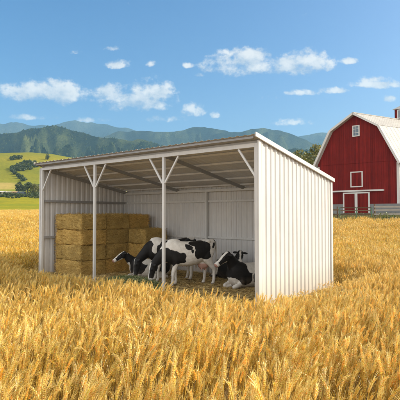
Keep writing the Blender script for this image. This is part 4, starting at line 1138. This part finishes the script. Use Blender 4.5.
for _ in range(14): spots.append((r_.uniform(10, 24), r_.uniform(156.5, 160.5)))
for _ in range(58):
    u = r_.uniform(11, 37); v0 = np.interp(u, [11, 20, 30, 37], [168, 163.5, 161.5, 161]); v1 = np.interp(u, [11, 20, 30, 37], [171, 171, 170, 167]); spots.append((u, r_.uniform(v0, v1)))
for _ in range(16): t = r_.random(); spots.append((11+t*12+r_.uniform(-1, 1), 170+t*12))
for (u, v) in spots:
    p = ray_ground(u, v, 120)
    shrub(p, r_.uniform(1.0, 2.0), SHM, 'dark shrub among many in the gully on the grassy hillside', 'shrubs in the hillside gully', 'shrub', k); k += 1
# hedge line in front of the farm trees
for i in range(34):
    u = -6 + i*1.55; p = ray_ground(u, 196.2 + math.sin(i*1.7)*.7 + (1.5 if i % 3 == 0 else 0), 120)
    shrub(p, random.uniform(.85, 1.35), HDM, 'green bush in the hedge line across the meadow', 'hedge bushes across the meadow', 'hedge_bush', i, 'bush')
# weeds at the fence foot
WDM = [shrub_mesh(440+k, [(.12,.17,.035), (.16,.19,.04), (.09,.13,.03)], 240, .16) for k in range(3)]
for i, (u, s, lab) in enumerate(((385, .34, 'larger bright green weed clump right of the thick fence post'), (395.5, .32, 'bright green weed clump under the rails at the picture edge'), (376.5, .2, 'small weed tuft at the foot of the thick fence post'), (366, .2, 'low green weeds below the right half of the gate'), (347, .2, 'low green weeds below the left half of the gate'), (357, .17, 'low green weeds at the middle upright of the gate'), (335.5, .22, 'low weeds at the foot of the thin fence post beside the shelter'), (341, .18, 'weed tuft just right of the thin fence post'))):
    x = fx(u); shrub(Vector((x, FY-.35, g1(x, FY-.35)+.02)), s*1.8, WDM, lab, 'weeds along the fence', 'weed', i, 'weed')
# rough grass strip between wheat and barn
def pick_yard():
    x = random.uniform(9, 32); y = random.uniform(44.7, 51); return (x, y, g1(x, y))
def upright(name, n, pick, lens, cols, w=(.015, .03)):
    P_ = np.array([pick() for _ in range(n)]); d = rng.normal(size=(n, 3))*.35; d[:, 2] = 1
    L = rng.uniform(*lens, n); P_[:, 2] += L*.45
    V, F = slivers(P_, d, L, rng.uniform(*w, n)); c = np.array(cols)[rng.integers(0, len(cols), n)]*rng.uniform(.75, 1.25, n)[:, None]
    tag(link_mesh(name, np_mesh(name, V, F, 4, np.repeat(c, 4, 0)), m_leaf), None, None, None, 'stuff')
upright('yard_grass', 14000, pick_yard, (.3, .8), [(.16,.17,.04), (.22,.19,.06), (.11,.15,.035), (.3,.24,.09)])

# ----------------------------------------------------------------------------- farm sheds far left
m_sw = simple('pale_shed_wall', (.48, .42, .33), .8, 0, .15, 1.0); m_sr = simple('light_shed_roof', (.55, .52, .47), .6, 0, .12, 1.0)
m_st = simple('tan_shed_wall', (.42, .27, .15), .8, 0, .15, 1.0); m_sd = simple('blue_grey_shed', (.10, .12, .16), .7, 0, .2, 1.0); m_dk = simple('dark_opening', (.03, .028, .025), .8)
def shed(u0, u1, vtop, y, wall, roof, label):
    x0, x1 = (u0-200)/FPX*y, (u1-200)/FPX*y; xm = (x0+x1)/2; z = g1(xm, y); Hh = (VH-vtop)*y/FPX + CAM_H - z
    e = empty('farm_shed', (xm, y, z)); tag(e, label, 'shed', 'farm sheds below the hill'); w = (x1-x0)/2; dp = 2.2; he = Hh*.62
    m = MB(); m.prism([(-dp, -1.2), (dp, -1.2), (dp, he), (0, Hh-.1), (-dp, he)], lambda p: (-w, p[0], p[1]), lambda p: (w, p[0], p[1])); m.build('wall', wall, e)
    for sg in (-1, 1):
        m = MB(); m.hexa([(-w-.2, sg*(dp+.3), he-.16), (w+.2, sg*(dp+.3), he-.16), (w+.2, 0, Hh-.09), (-w-.2, 0, Hh-.09), (-w-.2, sg*(dp+.3), he-.04), (w+.2, sg*(dp+.3), he-.04), (w+.2, 0, Hh+.03), (-w-.2, 0, Hh+.03)]); m.build('roof', roof, e)
    m = MB(); m.box(-w*.3, w*.25, -dp-.04, -dp-.003, -.2, he*.75); m.build('door', m_dk, e)
shed(-3, 6.5, 191.0, 256, m_sw, m_sr, 'pale shed with light roof at the left picture edge below the hill')
shed(7.2, 12.2, 191.6, 258, m_st, m_sr, 'small tan shed with light roof between pale and larger tan sheds')
shed(12.8, 17.6, 191.4, 255, m_st, m_st, 'tan shed with tan roof next to the dark shed')
shed(18.4, 24.6, 191.6, 254, m_sd, m_sd, 'dark blue grey shed under the slim dark tree')
